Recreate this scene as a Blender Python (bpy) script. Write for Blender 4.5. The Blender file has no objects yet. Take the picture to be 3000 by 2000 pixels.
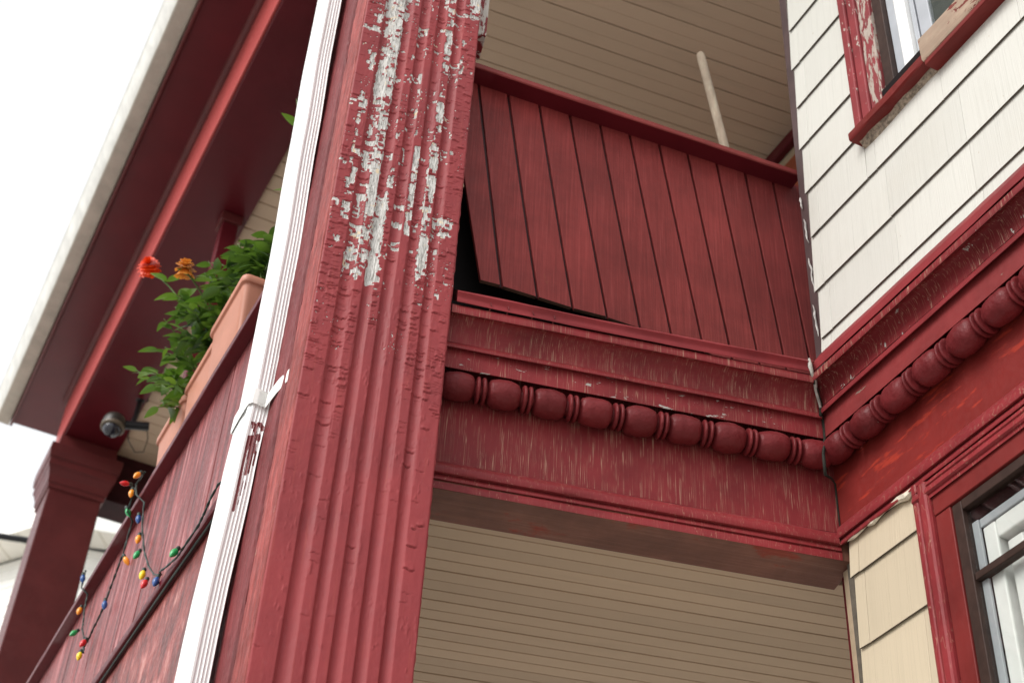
import bpy, math, random
import numpy as np
from mathutils import Vector, Matrix, Quaternion

R = math.radians
scene = bpy.context.scene
COL = scene.collection
rnd = random.Random(7)

# ------------------------------------------------------------------ camera
EYE = Vector((0, 0, 1.6))
PITCH, YAW, ROLL = 0.694038, 0.197924, 0.064694
fw = Vector((math.sin(YAW) * math.cos(PITCH), math.cos(YAW) * math.cos(PITCH), math.sin(PITCH)))
rt = Vector((math.cos(YAW), -math.sin(YAW), 0))
dn = fw.cross(rt)
c_, s_ = math.cos(ROLL), math.sin(ROLL)
rt2 = c_ * rt - s_ * dn
dn2 = s_ * rt + c_ * dn
cam_d = bpy.data.cameras.new('camera')
cam = bpy.data.objects.new('camera', cam_d)
COL.objects.link(cam)
mw = Matrix.Identity(4)
for i, v in enumerate((rt2, -dn2, -fw)):
    for j in range(3):
        mw[j][i] = v[j]
mw.translation = EYE
cam.matrix_world = mw
cam_d.sensor_width = 36
cam_d.lens = 52.59
cam_d.clip_start = 0.05
cam_d.clip_end = 2000
cam_d.dof.use_dof = True
cam_d.dof.focus_distance = 3.7
cam_d.dof.aperture_fstop = 4.5
scene.camera = cam

# ------------------------------------------------------------------ sky, sun, exposure
SUN_EL, SUN_AZ = R(38), R(243)            # azimuth clockwise from +y
world = bpy.data.worlds.new('World')
scene.world = world
world.use_nodes = True
wn = world.node_tree
wn.nodes.clear()
w_out = wn.nodes.new('ShaderNodeOutputWorld')
w_bg = wn.nodes.new('ShaderNodeBackground')
w_sky = wn.nodes.new('ShaderNodeTexSky')
w_sky.sky_type = 'NISHITA'
w_sky.sun_disc = False
w_sky.sun_elevation = SUN_EL
w_sky.sun_rotation = SUN_AZ
w_sky.air_density = 1.0
w_sky.dust_density = 6.0
w_hs = wn.nodes.new('ShaderNodeHueSaturation')
w_hs.inputs['Saturation'].default_value = 0.12
w_mix = wn.nodes.new('ShaderNodeMix')
w_mix.data_type = 'RGBA'
w_mix.inputs['Factor'].default_value = 0.65          # an even cloud layer over the blue sky
w_mix.inputs[7].default_value = (9.4, 9.55, 9.8, 1)
wn.links.new(w_sky.outputs['Color'], w_hs.inputs['Color'])
wn.links.new(w_hs.outputs['Color'], w_mix.inputs[6])
wn.links.new(w_mix.outputs[2], w_bg.inputs['Color'])
wn.links.new(w_bg.outputs['Background'], w_out.inputs['Surface'])
w_bg.inputs['Strength'].default_value = 0.1

sun_d = bpy.data.lights.new('sun', 'SUN')
sun_d.energy = 1.5
sun_d.angle = R(35)
sun_d.color = (1.0, 0.97, 0.93)
sun = bpy.data.objects.new('sun', sun_d)
COL.objects.link(sun)
sd = Vector((math.sin(SUN_AZ) * math.cos(SUN_EL), math.cos(SUN_AZ) * math.cos(SUN_EL), math.sin(SUN_EL)))
sun.rotation_euler = sd.to_track_quat('Z', 'Y').to_euler()
sun.location = sd * 30

vs = scene.view_settings
vs.view_transform = 'Standard'
vs.look = 'None'
vs.exposure = 0.6
vs.gamma = 1.0
vs.use_curve_mapping = False
scene.cycles.use_denoising = True
scene.cycles.max_bounces = 8

# ------------------------------------------------------------------ frames (plan angles measured on the house)
PH_B = 0.241992        # side porch: local x = inward, y = along it, away
PH_C = 0.220341        # bay wall on the right
PH_U = R(7.5)          # upper porch rail and ceiling
YF = 2.92              # frieze plane of the front porch beam
K_C = 2.0563 / 2.0422
CN, CT = 2.0563, 2.5144 * K_C


def zA(zm, p=0.0):
    return 1.6 + (zm - 1.6) * (YF - p) / 2.9


def PC(r, zm, p=0.0):
    k = (CN - p) / 2.0422
    return (CN - p, (2.5144 + r) * k, 1.6 + (zm - 1.6) * k)


# ------------------------------------------------------------------ mesh helpers
class MB:
    def __init__(self):
        self.v, self.f, self.m = [], [], []

    def add(self, vs_, fs, m=0):
        o = len(self.v)
        self.v += [tuple(x) for x in vs_]
        for f in fs:
            self.f.append(tuple(i + o for i in f))
            self.m.append(m)
        return self

    def hexa(self, c, m=0, under=None):
        f = [(0, 3, 2, 1), (4, 5, 6, 7), (0, 1, 5, 4), (1, 2, 6, 5), (2, 3, 7, 6), (3, 0, 4, 7)]
        o = len(self.f)
        self.add(c, f, m)
        if under is not None:
            self.m[o] = under
        return self

    def box(self, x0, x1, y0, y1, z0, z1, m=0, under=None):
        return self.hexa([(x0, y0, z0), (x1, y0, z0), (x1, y1, z0), (x0, y1, z0),
                          (x0, y0, z1), (x1, y0, z1), (x1, y1, z1), (x0, y1, z1)], m, under)

    def grid(self, P, m=0, flip=False):
        """P: array (rows, cols, 3)"""
        r, c = P.shape[:2]
        idx = np.arange(r * c).reshape(r, c)
        a, b, d, e = idx[:-1, :-1].ravel(), idx[:-1, 1:].ravel(), idx[1:, 1:].ravel(), idx[1:, :-1].ravel()
        q = np.stack([a, b, d, e] if not flip else [a, e, d, b], 1)
        return self.add(P.reshape(-1, 3).tolist(), q.tolist(), m)

    def tube(self, path, r, n=8, m=0, caps=True):
        path = [Vector(p) for p in path]
        rr = r if isinstance(r, (list, tuple)) else [r] * len(path)
        rings = []
        up = Vector((0.31, 0.27, 0.91))
        for i, p in enumerate(path):
            d = (path[min(i + 1, len(path) - 1)] - path[max(i - 1, 0)]).normalized()
            a = d.cross(up)
            if a.length < 1e-4:
                a = d.cross(Vector((1, 0, 0)))
            a.normalize()
            b = d.cross(a)
            rings.append([p + rr[i] * (math.cos(2 * math.pi * k / n) * a + math.sin(2 * math.pi * k / n) * b) for k in range(n)])
        vs_ = [v for ring in rings for v in ring]
        fs = []
        for i in range(len(path) - 1):
            for k in range(n):
                fs.append((i * n + k, i * n + (k + 1) % n, (i + 1) * n + (k + 1) % n, (i + 1) * n + k))
        if caps:
            fs.append(tuple(range(n))[::-1])
            fs.append(tuple(range((len(path) - 1) * n, len(path) * n)))
        return self.add(vs_, fs, m)

    def lathe(self, prof, o, d, n=16, m=0):
        """prof: (distance along d, radius)"""
        o, d = Vector(o), Vector(d).normalized()
        path = [o + d * s for s, _ in prof]
        a = d.cross(Vector((0.31, 0.27, 0.91))).normalized()
        b = d.cross(a)
        vs_, fs = [], []
        for p, (_, r) in zip(path, prof):
            vs_ += [p + r * (math.cos(2 * math.pi * k / n) * a + math.sin(2 * math.pi * k / n) * b) for k in range(n)]
        for i in range(len(prof) - 1):
            for k in range(n):
                fs.append((i * n + k, i * n + (k + 1) % n, (i + 1) * n + (k + 1) % n, (i + 1) * n + k))
        fs.append(tuple(range(n))[::-1])
        fs.append(tuple(range((len(prof) - 1) * n, len(prof) * n)))
        return self.add(vs_, fs, m)

    def mesh(self, base=(0, 0, 0), mats=(), smooth=False, name='mesh'):
        me = bpy.data.meshes.new(name)
        a = np.array(self.v, float) - np.array(base, float)
        me.from_pydata(a.tolist(), [], self.f)
        for mt in mats:
            me.materials.append(mt)
        if len(mats) > 1:
            me.polygons.foreach_set('material_index', self.m)
        if smooth:
            me.polygons.foreach_set('use_smooth', [True] * len(me.polygons))
        me.update()
        return me


class Thing:
    """an Empty at the thing's base (frame coordinates), its parts as children"""

    def __init__(self, name, label, cat, base, phi=0.0, group=None, kind=None):
        self.base, self.phi = base, phi
        o = bpy.data.objects.new(name, None)
        COL.objects.link(o)
        c, s = math.cos(phi), math.sin(phi)
        o.location = (c * base[0] - s * base[1], s * base[0] + c * base[1], base[2])
        o.rotation_euler = (0, 0, phi)
        o.empty_display_size = 0.1
        if label:
            o['label'] = label
            o['category'] = cat
        if group:
            o['group'] = group
        if kind:
            o['kind'] = kind
        self.o = o

    def part(self, name, mb, mats, parent=None, smooth=False, bevel=0, kind=None, label=None, auto=None):
        mats = mats if isinstance(mats, (list, tuple)) else [mats]
        me = mb if isinstance(mb, bpy.types.Mesh) else mb.mesh(self.base, mats, smooth, name)
        p = bpy.data.objects.new(name, me)
        COL.objects.link(p)
        p.parent = parent or self.o
        if bevel:
            b = p.modifiers.new('bevel', 'BEVEL')
            b.width = bevel
            b.segments = 2
            b.limit_method = 'ANGLE'
            b.angle_limit = R(35)
        if kind:
            p['kind'] = kind
        if label:
            p['label'] = label
        if auto:
            smooth_by_angle(me, auto)
        return p


def smooth_by_angle(me, deg):
    me.polygons.foreach_set('use_smooth', [True] * len(me.polygons))
    bm_edges = {}
    import bmesh
    bm = bmesh.new()
    bm.from_mesh(me)
    for e in bm.edges:
        if len(e.link_faces) == 2 and e.calc_face_angle() > R(deg):
            e.smooth = False
    bm.to_mesh(me)
    bm.free()


def solo(name, mb, mats, label=None, cat=None, base=(0, 0, 0), phi=0.0, smooth=False, kind=None, group=None, bevel=0):
    mats = mats if isinstance(mats, (list, tuple)) else [mats]
    me = mb.mesh(base, mats, smooth, name)
    o = bpy.data.objects.new(name, me)
    COL.objects.link(o)
    c, s = math.cos(phi), math.sin(phi)
    o.location = (c * base[0] - s * base[1], s * base[0] + c * base[1], base[2])
    o.rotation_euler = (0, 0, phi)
    if label:
        o['label'] = label
        o['category'] = cat
    if kind:
        o['kind'] = kind
    if group:
        o['group'] = group
    if bevel:
        b = o.modifiers.new('bevel', 'BEVEL')
        b.width = bevel
        b.segments = 2
        b.limit_method = 'ANGLE'
    return o


# ------------------------------------------------------------------ numpy noise
def _h(ix, iy, seed):
    n = (ix * 374761393 + iy * 668265263 + seed * 1442695041) & 0x7fffffff
    n = (n ^ (n >> 13)) * 1274126177 & 0x7fffffff
    n = n ^ (n >> 16)
    return (n & 0xffff) / 65535.0


def vnoise(x, y, seed=0):
    x, y = np.asarray(x, float), np.asarray(y, float)
    ix, iy = np.floor(x).astype(np.int64), np.floor(y).astype(np.int64)
    fx, fy = x - ix, y - iy
    fx, fy = fx * fx * (3 - 2 * fx), fy * fy * (3 - 2 * fy)
    a = _h(ix, iy, seed) * (1 - fx) + _h(ix + 1, iy, seed) * fx
    b = _h(ix, iy + 1, seed) * (1 - fx) + _h(ix + 1, iy + 1, seed) * fx
    return a * (1 - fy) + b * fy


def fbm(x, y, seed=0, o=4):
    t, a, s = 0, 0.5, 0
    for i in range(o):
        t = t + a * vnoise(x * 2 ** i, y * 2 ** i, seed + i * 17)
        s += a
        a *= 0.5
    return t / s


def profile_run(mb, prof, s0, s1, fmap, step=0.02, jit=0.0008, seed=0, m=0, close=True, sag=None):
    """sweep an open profile (p, z) along s; small unevenness so that edges are not ruler-straight"""
    n = max(2, int(abs(s1 - s0) / step) + 1)
    S = np.linspace(s0, s1, n)
    P = np.zeros((n, len(prof), 3))
    for k, (p, z) in enumerate(prof):
        dp = (fbm(S * 9 + k * 0.35, S * 0 + k * 0.3 + seed, seed, 3) - 0.5) * 2 * jit
        dz = (fbm(S * 7 + k * 0.2 + 50, S * 0 + k * 0.3 + seed, seed + 3, 3) - 0.5) * 2 * jit
        for i in range(n):
            P[i, k] = fmap(S[i], p + dp[i], z + dz[i] + (sag(S[i]) if sag else 0))
    mb.grid(P, m)
    if close:
        k = len(prof)
        o = len(mb.v)
        mb.v += [tuple(x) for x in P[0]] + [tuple(x) for x in P[-1]]
        mb.f += [tuple(range(o, o + k)), tuple(range(o + 2 * k - 1, o + k - 1, -1))]
        mb.m += [m, m]
    return mb


# ------------------------------------------------------------------ materials
class NT:
    def __init__(self, name):
        self.mat = bpy.data.materials.new(name)
        self.mat.use_nodes = True
        self.t = self.mat.node_tree
        self.b = self.t.nodes['Principled BSDF']
        self.tc = self.t.nodes.new('ShaderNodeTexCoord')

    def n(self, typ, **kw):
        d = self.t.nodes.new('ShaderNode' + typ)
        for k, v in kw.items():
            setattr(d, k, v)
        return d

    def set(self, sock, v):
        if hasattr(v, 'is_output') or isinstance(v, bpy.types.NodeSocket):
            self.t.links.new(v, sock)
        else:
            if sock.type == 'RGBA' and len(v) == 3:
                v = (*v, 1)
            sock.default_value = v

    def map(self, scale=(1, 1, 1), rot=(0, 0, 0), loc=(0, 0, 0), src='Object'):
        d = self.n('Mapping')
        self.t.links.new(self.tc.outputs[src], d.inputs['Vector'])
        d.inputs['Scale'].default_value = scale
        d.inputs['Rotation'].default_value = rot
        d.inputs['Location'].default_value = loc
        return d.outputs['Vector']

    def noise(self, vec, scale=5, detail=4, rough=0.55, dist=0.0):
        d = self.n('TexNoise')
        self.set(d.inputs['Vector'], vec)
        d.inputs['Scale'].default_value = scale
        d.inputs['Detail'].default_value = detail
        d.inputs['Roughness'].default_value = rough
        d.inputs['Distortion'].default_value = dist
        return d.outputs['Fac']

    def voro(self, vec, scale=5, feature='F1', out='Distance', rand=1.0):
        d = self.n('TexVoronoi', feature=feature)
        self.set(d.inputs['Vector'], vec)
        d.inputs['Scale'].default_value = scale
        d.inputs['Randomness'].default_value = rand
        return d.outputs[out]

    def rng(self, v, a, b, c=0.0, d=1.0, smooth=True):
        m = self.n('MapRange')
        m.interpolation_type = 'SMOOTHSTEP' if smooth else 'LINEAR'
        self.set(m.inputs['Value'], v)
        for i, x in enumerate((a, b, c, d)):
            m.inputs[i + 1].default_value = x
        return m.outputs['Result']

    def math(self, op, a, b=0.0, clamp=False):
        m = self.n('Math', operation=op, use_clamp=clamp)
        self.set(m.inputs[0], a)
        self.set(m.inputs[1], b)
        return m.outputs[0]

    def mix(self, f, a, b, mode='MIX'):
        m = self.n('Mix', data_type='RGBA', blend_type=mode)
        self.set(m.inputs[0], f)
        self.set(m.inputs[6], a)
        self.set(m.inputs[7], b)
        return m.outputs[2]

    def bump(self, h, strength=0.3, dist=0.002, nrm=None):
        b = self.n('Bump')
        b.inputs['Strength'].default_value = strength
        b.inputs['Distance'].default_value = dist
        self.set(b.inputs['Height'], h)
        if nrm is not None:
            self.t.links.new(nrm, b.inputs['Normal'])
        return b.outputs['Normal']

    def attr(self, name):
        a = self.n('Attribute')
        a.attribute_name = name
        return a.outputs['Fac']

    def fin(self, col=None, rough=None, nrm=None, spec=None, metal=None):
        if col is not None:
            self.set(self.b.inputs['Base Color'], col)
        if rough is not None:
            self.set(self.b.inputs['Roughness'], rough)
        if nrm is not None:
            self.t.links.new(nrm, self.b.inputs['Normal'])
        if spec is not None:
            self.b.inputs['Specular IOR Level'].default_value = spec
        if metal is not None:
            self.b.inputs['Metallic'].default_value = metal
        return self.mat


def mulc(c, k):
    return tuple(x * k for x in c)


RED = (0.232, 0.0290, 0.0325)
WOODGREY = (0.56, 0.53, 0.48)


def paint(name, base=RED, var=0.22, rough=0.5, grain=None, streak=None, chips=None, patch=None, bump=0.25, lump=0.2,
          rotx=0.0, spec=0.17, fine=0.22, hi=None, rand=0.0):
    """aged paint. grain=(scale xyz, strength); streak=(scale xyz, width, amount, colour); chips=(scale xyz, threshold, colour)"""
    g = NT(name)
    o = g.map()
    n1 = g.noise(o, 4.5, 6, 0.6)
    col = g.mix(g.rng(n1, 0.3, 0.7), mulc(base, 1 - var), mulc(base, 1 + var))
    if rand:
        oi = g.n('ObjectInfo')
        col = g.mix(1.0, col, g.mix(oi.outputs['Random'], (1 - rand,) * 3, (1 + rand,) * 3), 'MULTIPLY')
    n2 = g.noise(o, 60, 4, 0.6)
    col = g.mix(g.rng(n2, 0.45, 0.75, 0, fine), col, mulc((base[0] * 1.15, base[1] * 1.5, base[2] * 1.5), 1.0))
    h = g.math('MULTIPLY', g.noise(o, 38, 4, 0.6), lump)
    if patch:
        sc, th, pc = patch
        pm = g.rng(g.noise(g.map(sc), 1.0, 6, 0.62), th, th + 0.07)
        col = g.mix(pm, col, pc)
    if grain:
        sc, st = grain
        gv = g.map(sc, rot=(0, rotx, 0))
        gn = g.noise(gv, 1.0, 7, 0.65, 0.25)
        col = g.mix(g.rng(gn, 0.35, 0.62, st, 0), col, mulc(base, 0.38))
        col = g.mix(g.rng(gn, 0.54, 0.74, 0, st * 0.8), col, hi or (base[0] * 1.7 + 0.03, base[1] * 2.4 + 0.02, base[2] * 2.4 + 0.02))
        h = g.math('ADD', h, g.math('MULTIPLY', gn, st * 1.6))
    if streak:
        sc, wd, am, sc_col = streak
        sv = g.map(sc, rot=(0, rotx, 0))
        sn = g.noise(sv, 1.0, 0.8, 0.5, 0.05)
        ln = g.rng(g.math('ABSOLUTE', g.math('SUBTRACT', sn, 0.5)), 0.0, wd, 1.0, 0.0)
        mk = g.rng(g.noise(g.map((7, 7, 9)), 1.0, 3, 0.5), 0.28, 0.58, 0.3, 1.0)
        mk2 = g.rng(g.noise(g.map((90, 90, 20)), 1.0, 2, 0.5), 0.38, 0.60)
        ln = g.math('MULTIPLY', g.math('MULTIPLY', ln, mk), g.math('MULTIPLY', mk2, am))
        col = g.mix(ln, col, sc_col)
        h = g.math('SUBTRACT', h, g.math('MULTIPLY', ln, 0.5))
    rg = g.rng(n2, 0.2, 0.8, rough - 0.1, rough + 0.12)
    if chips:
        sc, th, cc = chips
        cn = g.noise(g.map(sc), 1.0, 5, 0.68)
        cm = g.rng(cn, th, th + 0.02)
        wood = g.mix(g.noise(g.map((sc[0] * 3, sc[1] * 3, sc[2] * 3)), 1.0, 3), mulc(cc, 0.55), cc)
        col = g.mix(cm, col, wood)
        h = g.math('SUBTRACT', h, g.math('MULTIPLY', cm, 0.9))
        rg = g.math('ADD', rg, g.math('MULTIPLY', cm, 0.3))
    nr = g.bump(h, bump, 0.004)
    return g.fin(col, rg, nr, spec)


def plain(name, col, rough=0.5, var=0.1, scale=8, spec=0.4, metal=0, bump=0.0, bscale=60):
    g = NT(name)
    o = g.map()
    c = g.mix(g.rng(g.noise(o, scale, 5, 0.6), 0.3, 0.7), mulc(col, 1 - var), mulc(col, 1 + var))
    nr = g.bump(g.noise(o, bscale, 4), bump, 0.003) if bump else None
    return g.fin(c, rough, nr, spec, metal)


def m_pillar():
    g = NT('peeling_red_paint')
    o = g.map()
    pe = g.attr('peel')
    n1 = g.noise(o, 5, 6, 0.6)
    red = g.mix(g.rng(n1, 0.3, 0.7), (RED[0] * 0.95, RED[1] * 1.1, RED[2] * 1.1), (RED[0] * 1.22, RED[1] * 1.45, RED[2] * 1.4))
    gr = g.noise(g.map((160, 160, 5)), 1.0, 4, 0.6)
    red = g.mix(g.rng(gr, 0.56, 0.72, 0, 0.35), red, (0.34, 0.07, 0.055))
    red = g.mix(g.rng(g.noise(o, 90, 4, 0.6), 0.5, 0.8, 0, 0.25), red, (0.27, 0.075, 0.08))
    wg = g.noise(g.map((330, 330, 34)), 1.0, 5, 0.7)
    wood = g.mix(g.rng(wg, 0.34, 0.6), (0.20, 0.187, 0.17), (0.62, 0.605, 0.575))
    wood = g.mix(g.rng(g.noise(g.map((45, 45, 38)), 1.0, 3), 0.62, 0.7, 0, 0.8), wood, (0.66, 0.5, 0.31))
    edge = g.rng(g.math('ADD', pe, g.math('MULTIPLY', g.math('SUBTRACT', g.noise(o, 420, 3), 0.5), 0.5)), 0.45, 0.55)
    col = g.mix(edge, red, wood)
    ho = g.math('ADD', g.math('MULTIPLY', g.noise(o, 130, 4), 0.35), g.math('MULTIPLY', gr, 0.35))
    ho = g.math('SUBTRACT', ho, g.math('MULTIPLY', edge, g.math('ADD', 0.6, wg)))
    rg = g.math('ADD', g.rng(n1, 0.2, 0.8, 0.46, 0.62), g.math('MULTIPLY', edge, 0.35))
    return g.fin(col, rg, g.bump(ho, 0.34, 0.0022), 0.22)


def m_splash():
    g = NT('white_enamel_with_red_paint')
    a = g.attr('splash')
    o = g.map()
    e = g.rng(g.math('ADD', a, g.math('MULTIPLY', g.math('SUBTRACT', g.noise(o, 300, 4), 0.5), 0.7)), 0.45, 0.56)
    w = g.mix(g.rng(g.noise(g.map((14, 14, 3)), 1.0, 5), 0.5, 0.8, 0, 0.35), (0.92, 0.92, 0.91), (0.80, 0.79, 0.76))
    sp = g.rng(g.noise(o, 210, 2), 0.79, 0.81, 0, 0.8)
    w = g.mix(sp, w, (0.20, 0.13, 0.12))
    col = g.mix(e, w, (0.20, 0.032, 0.034))
    return g.fin(col, g.rng(e, 0, 1, 0.32, 0.5), g.bump(e, 0.4, 0.0015), 0.45)


def m_shingle(name, col):
    g = NT(name)
    oi = g.n('ObjectInfo')
    tone = g.mix(oi.outputs['Random'], mulc(col, 0.94), mulc(col, 1.03))
    st = g.noise(g.map((10, 260, 3)), 1.0, 3, 0.5)
    tone = g.mix(g.rng(st, 0.46, 0.72, 0, 0.30), tone, mulc(col, 0.74))
    sp = g.rng(g.noise(g.map((70, 70, 50)), 1.0, 2), 0.76, 0.78, 0, 0.7)
    tone = g.mix(sp, tone, (0.42, 0.35, 0.26))
    mac = g.noise(g.map((2.5, 2.5, 2.5)), 1.0, 5)
    tone = g.mix(g.rng(mac, 0.5, 0.8, 0, 0.25), tone, (col[0] * 0.86, col[1] * 0.82, col[2] * 0.76))
    return g.fin(tone, 0.55, g.bump(st, 0.5, 0.003), 0.3)


def m_glass():
    g = NT('window_glass')
    t = g.t
    t.nodes.remove(g.b)
    tr = g.n('BsdfTransparent')
    gl = g.n('BsdfGlossy')
    gl.inputs['Roughness'].default_value = 0.02
    tr.inputs['Color'].default_value = (0.93, 0.94, 0.93, 1)
    fr = g.n('LayerWeight')
    mx = g.n('MixShader')
    fac = g.math('ADD', 0.05, g.math('MULTIPLY', g.math('POWER', fr.outputs['Facing'], 5.0), 0.9), True)
    t.links.new(fac, mx.inputs[0])
    t.links.new(tr.outputs[0], mx.inputs[1])
    t.links.new(gl.outputs[0], mx.inputs[2])
    t.links.new(mx.outputs[0], t.nodes['Material Output'].inputs['Surface'])
    return g.mat


TAN = (0.55, 0.36, 0.25)
M = {}
M['pillar'] = m_pillar()
M['splash'] = m_splash()
M['frieze'] = paint('cracked_frieze_paint', mulc(RED, 0.84), streak=((320, 60, 3.0), 0.034, 0.58, TAN), bump=0.3, rotx=R(-7))
M['cove'] = paint('cracked_cove_paint', mulc(RED, 0.9), streak=((300, 12, 2.4), 0.034, 0.62, TAN), bump=0.3, rough=0.42)
M['fascia'] = paint('chipped_fascia_paint', mulc(RED, 0.95), streak=((210, 60, 4), 0.026, 0.5, TAN), chips=((24, 16, 64), 0.635, WOODGREY), bump=0.35)
M['mould'] = paint('red_moulding_paint', mulc(RED, 0.92), rough=0.4, streak=((190, 60, 20), 0.02, 0.4, TAN), bump=0.3)
M['bead'] = paint('crackled_bead_paint', mulc(RED, 0.60), rough=0.42, chips=((60, 60, 60), 0.69, (0.50, 0.40, 0.34)), bump=0.9, lump=1.2, fine=0.5, rand=0.12)
M['drip'] = paint('red_strip_paint', mulc(RED, 0.95), rough=0.38, bump=0.3, chips=((50, 50, 140), 0.74, WOODGREY))
M['soffit'] = paint('faded_brown_soffit_paint', (0.19, 0.078, 0.052), var=0.25, rough=0.6, patch=((4, 7, 5), 0.58, (0.27, 0.045, 0.025)), grain=((3, 90, 90), 0.25), bump=0.25)
M['plank'] = paint('red_stained_grooved_plank', (0.208, 0.032, 0.030), var=0.2, rand=0.12, rough=0.5, grain=((210, 40, 3.5), 0.34), patch=((9, 9, 4), 0.70, (0.24, 0.10, 0.05)), bump=0.35, rotx=R(-9))
M['plankedge'] = plain('raw_plank_edge', (0.12, 0.075, 0.05), 0.8, 0.3, 40)
M['rail'] = paint('worn_red_rail', (0.21, 0.036, 0.034), rough=0.5, chips=((22, 22, 70), 0.70, (0.45, 0.30, 0.22)), bump=0.4)
M['dark'] = plain('near_black_fill', (0.012, 0.009, 0.009), 0.9, 0.2)
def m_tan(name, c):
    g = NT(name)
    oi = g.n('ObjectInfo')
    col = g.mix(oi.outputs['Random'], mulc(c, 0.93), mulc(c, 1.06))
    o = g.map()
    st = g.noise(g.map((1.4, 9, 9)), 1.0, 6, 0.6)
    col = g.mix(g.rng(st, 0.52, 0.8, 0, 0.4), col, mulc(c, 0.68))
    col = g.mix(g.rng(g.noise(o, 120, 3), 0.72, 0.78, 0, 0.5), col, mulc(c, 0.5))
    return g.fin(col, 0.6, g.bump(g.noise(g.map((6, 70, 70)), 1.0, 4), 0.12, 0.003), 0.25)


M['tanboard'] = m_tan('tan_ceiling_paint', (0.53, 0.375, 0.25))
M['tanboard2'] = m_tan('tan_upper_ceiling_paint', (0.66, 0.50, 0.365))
M['cfrieze'] = paint('fresh_red_patchy_paint', (0.185, 0.021, 0.018), var=0.12, rough=0.42, patch=((60, 5, 26), 0.55, (0.33, 0.036, 0.022)), bump=0.2)
M['ccove'] = paint('worn_dark_red_cove', mulc(RED, 0.72), rough=0.42, streak=((60, 150, 5), 0.03, 0.6, TAN), chips=((30, 34, 22), 0.645, WOODGREY), bump=0.4)
M['cfascia'] = paint('chipped_red_fascia', (0.20, 0.030, 0.030), rough=0.45, chips=((34, 11, 42), 0.68, (0.34, 0.25, 0.20)), bump=0.45)
M['ctop'] = paint('worn_red_edge', mulc(RED, 0.85), rough=0.5, chips=((40, 16, 60), 0.72, (0.35, 0.22, 0.15)), bump=0.4)
M['casing'] = paint('red_window_casing', (0.150, 0.020, 0.018), rough=0.42, bump=0.25)
M['casingworn'] = paint('peeling_window_casing', (0.22, 0.042, 0.046), rough=0.5, chips=((60, 60, 13), 0.50, (0.50, 0.42, 0.36)), bump=0.5)
M['casingmid'] = paint('flecked_window_casing', (0.22, 0.036, 0.040), rough=0.5, chips=((70, 70, 26), 0.62, (0.62, 0.55, 0.48)), bump=0.4)
M['rawsill'] = paint('bare_wood_sill', (0.40, 0.29, 0.215), var=0.15, rough=0.7, grain=((60, 6, 60), 0.2), chips=((30, 12, 30), 0.565, (0.25, 0.07, 0.06)), bump=0.5)
M['bronze'] = plain('brown_storm_frame', (0.040, 0.022, 0.017), 0.5, 0.2, 30, spec=0.2)
M['black'] = plain('black_track', (0.010, 0.006, 0.006), 0.6, 0.2, spec=0.1)
M['vinyl'] = plain('white_window_vinyl', (0.86, 0.86, 0.84), 0.35, 0.05)
M['greyvinyl'] = plain('grey_window_track', (0.42, 0.44, 0.47), 0.4, 0.08)
M['room'] = plain('dim_room', (0.10, 0.11, 0.10), 0.9, 0.3, 3)
M['screen'] = plain('window_screen_mesh', (0.085, 0.09, 0.082), 0.7, 0.1, 30)
M['glass'] = m_glass()
M['shingle'] = m_shingle('white_shingle', (0.60, 0.592, 0.54))
M['shinglecream'] = m_shingle('cream_shingle', (0.55, 0.462, 0.333))
M['butt'] = plain('weathered_shingle_butt', (0.10, 0.082, 0.062), 0.9, 0.25, 30)
M['putty'] = plain('old_caulk', (0.36, 0.35, 0.31), 0.6, 0.35, 50, bump=0.6)
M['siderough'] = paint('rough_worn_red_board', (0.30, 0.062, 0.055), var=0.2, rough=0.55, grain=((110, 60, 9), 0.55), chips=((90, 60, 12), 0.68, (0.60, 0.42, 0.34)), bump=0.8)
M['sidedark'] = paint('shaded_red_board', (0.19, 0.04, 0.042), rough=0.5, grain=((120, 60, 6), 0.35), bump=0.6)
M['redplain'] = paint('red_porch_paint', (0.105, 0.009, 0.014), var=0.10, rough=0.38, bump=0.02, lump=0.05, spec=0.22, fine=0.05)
M['redcol'] = paint('red_column_paint', (0.115, 0.022, 0.022), var=0.15, rough=0.38, bump=0.03, lump=0.05, spec=0.3, fine=0.05)
M['sideplank'] = paint('weathered_red_siding_sheen', (0.30, 0.066, 0.066), var=0.2, rough=0.42, grain=((30, 34, 2.2), 1.0), bump=0.8, spec=0.3, hi=(0.62, 0.34, 0.335), rand=0.1)  # pale grain streaks: weathering, with the boards' sheen painted into the colour
M['sideply'] = paint('weathered_red_plywood', (0.30, 0.066, 0.056), var=0.2, rough=0.42, grain=((20, 14, 7), 1.0), bump=0.6, rotx=0.0, spec=0.3, hi=(0.60, 0.30, 0.26))
M['terracotta'] = plain('terracotta_plastic', (0.52, 0.215, 0.14), 0.45, 0.08, 5)
M['soil'] = plain('potting_soil', (0.03, 0.02, 0.014), 0.95, 0.4, 60, bump=0.8)
M['gutter'] = plain('white_gutter_enamel', (0.76, 0.75, 0.70), 0.4, 0.12, 9)
M['gutterunder'] = paint('shaded_dirty_gutter_underside', (0.46, 0.40, 0.34), var=0.15, rough=0.6, bump=0.1, chips=((5, 2, 5), 0.72, (0.10, 0.09, 0.08)))
M['shingleroof'] = plain('asphalt_roof', (0.09, 0.085, 0.08), 0.9, 0.3, 40)
M['stem'] = plain('green_stem', (0.09, 0.15, 0.03), 0.5, 0.2)
M['wire'] = plain('dark_green_wire', (0.018, 0.032, 0.026), 0.45, 0.2)
M['camgrey'] = plain('grey_camera_shell', (0.032, 0.027, 0.022), 0.4, 0.08)
M['camblack'] = plain('black_camera_plastic', (0.018, 0.018, 0.02), 0.35, 0.1)
M['camdome'] = plain('smoked_dome', (0.02, 0.02, 0.03), 0.08, 0.05, spec=0.7)
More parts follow.
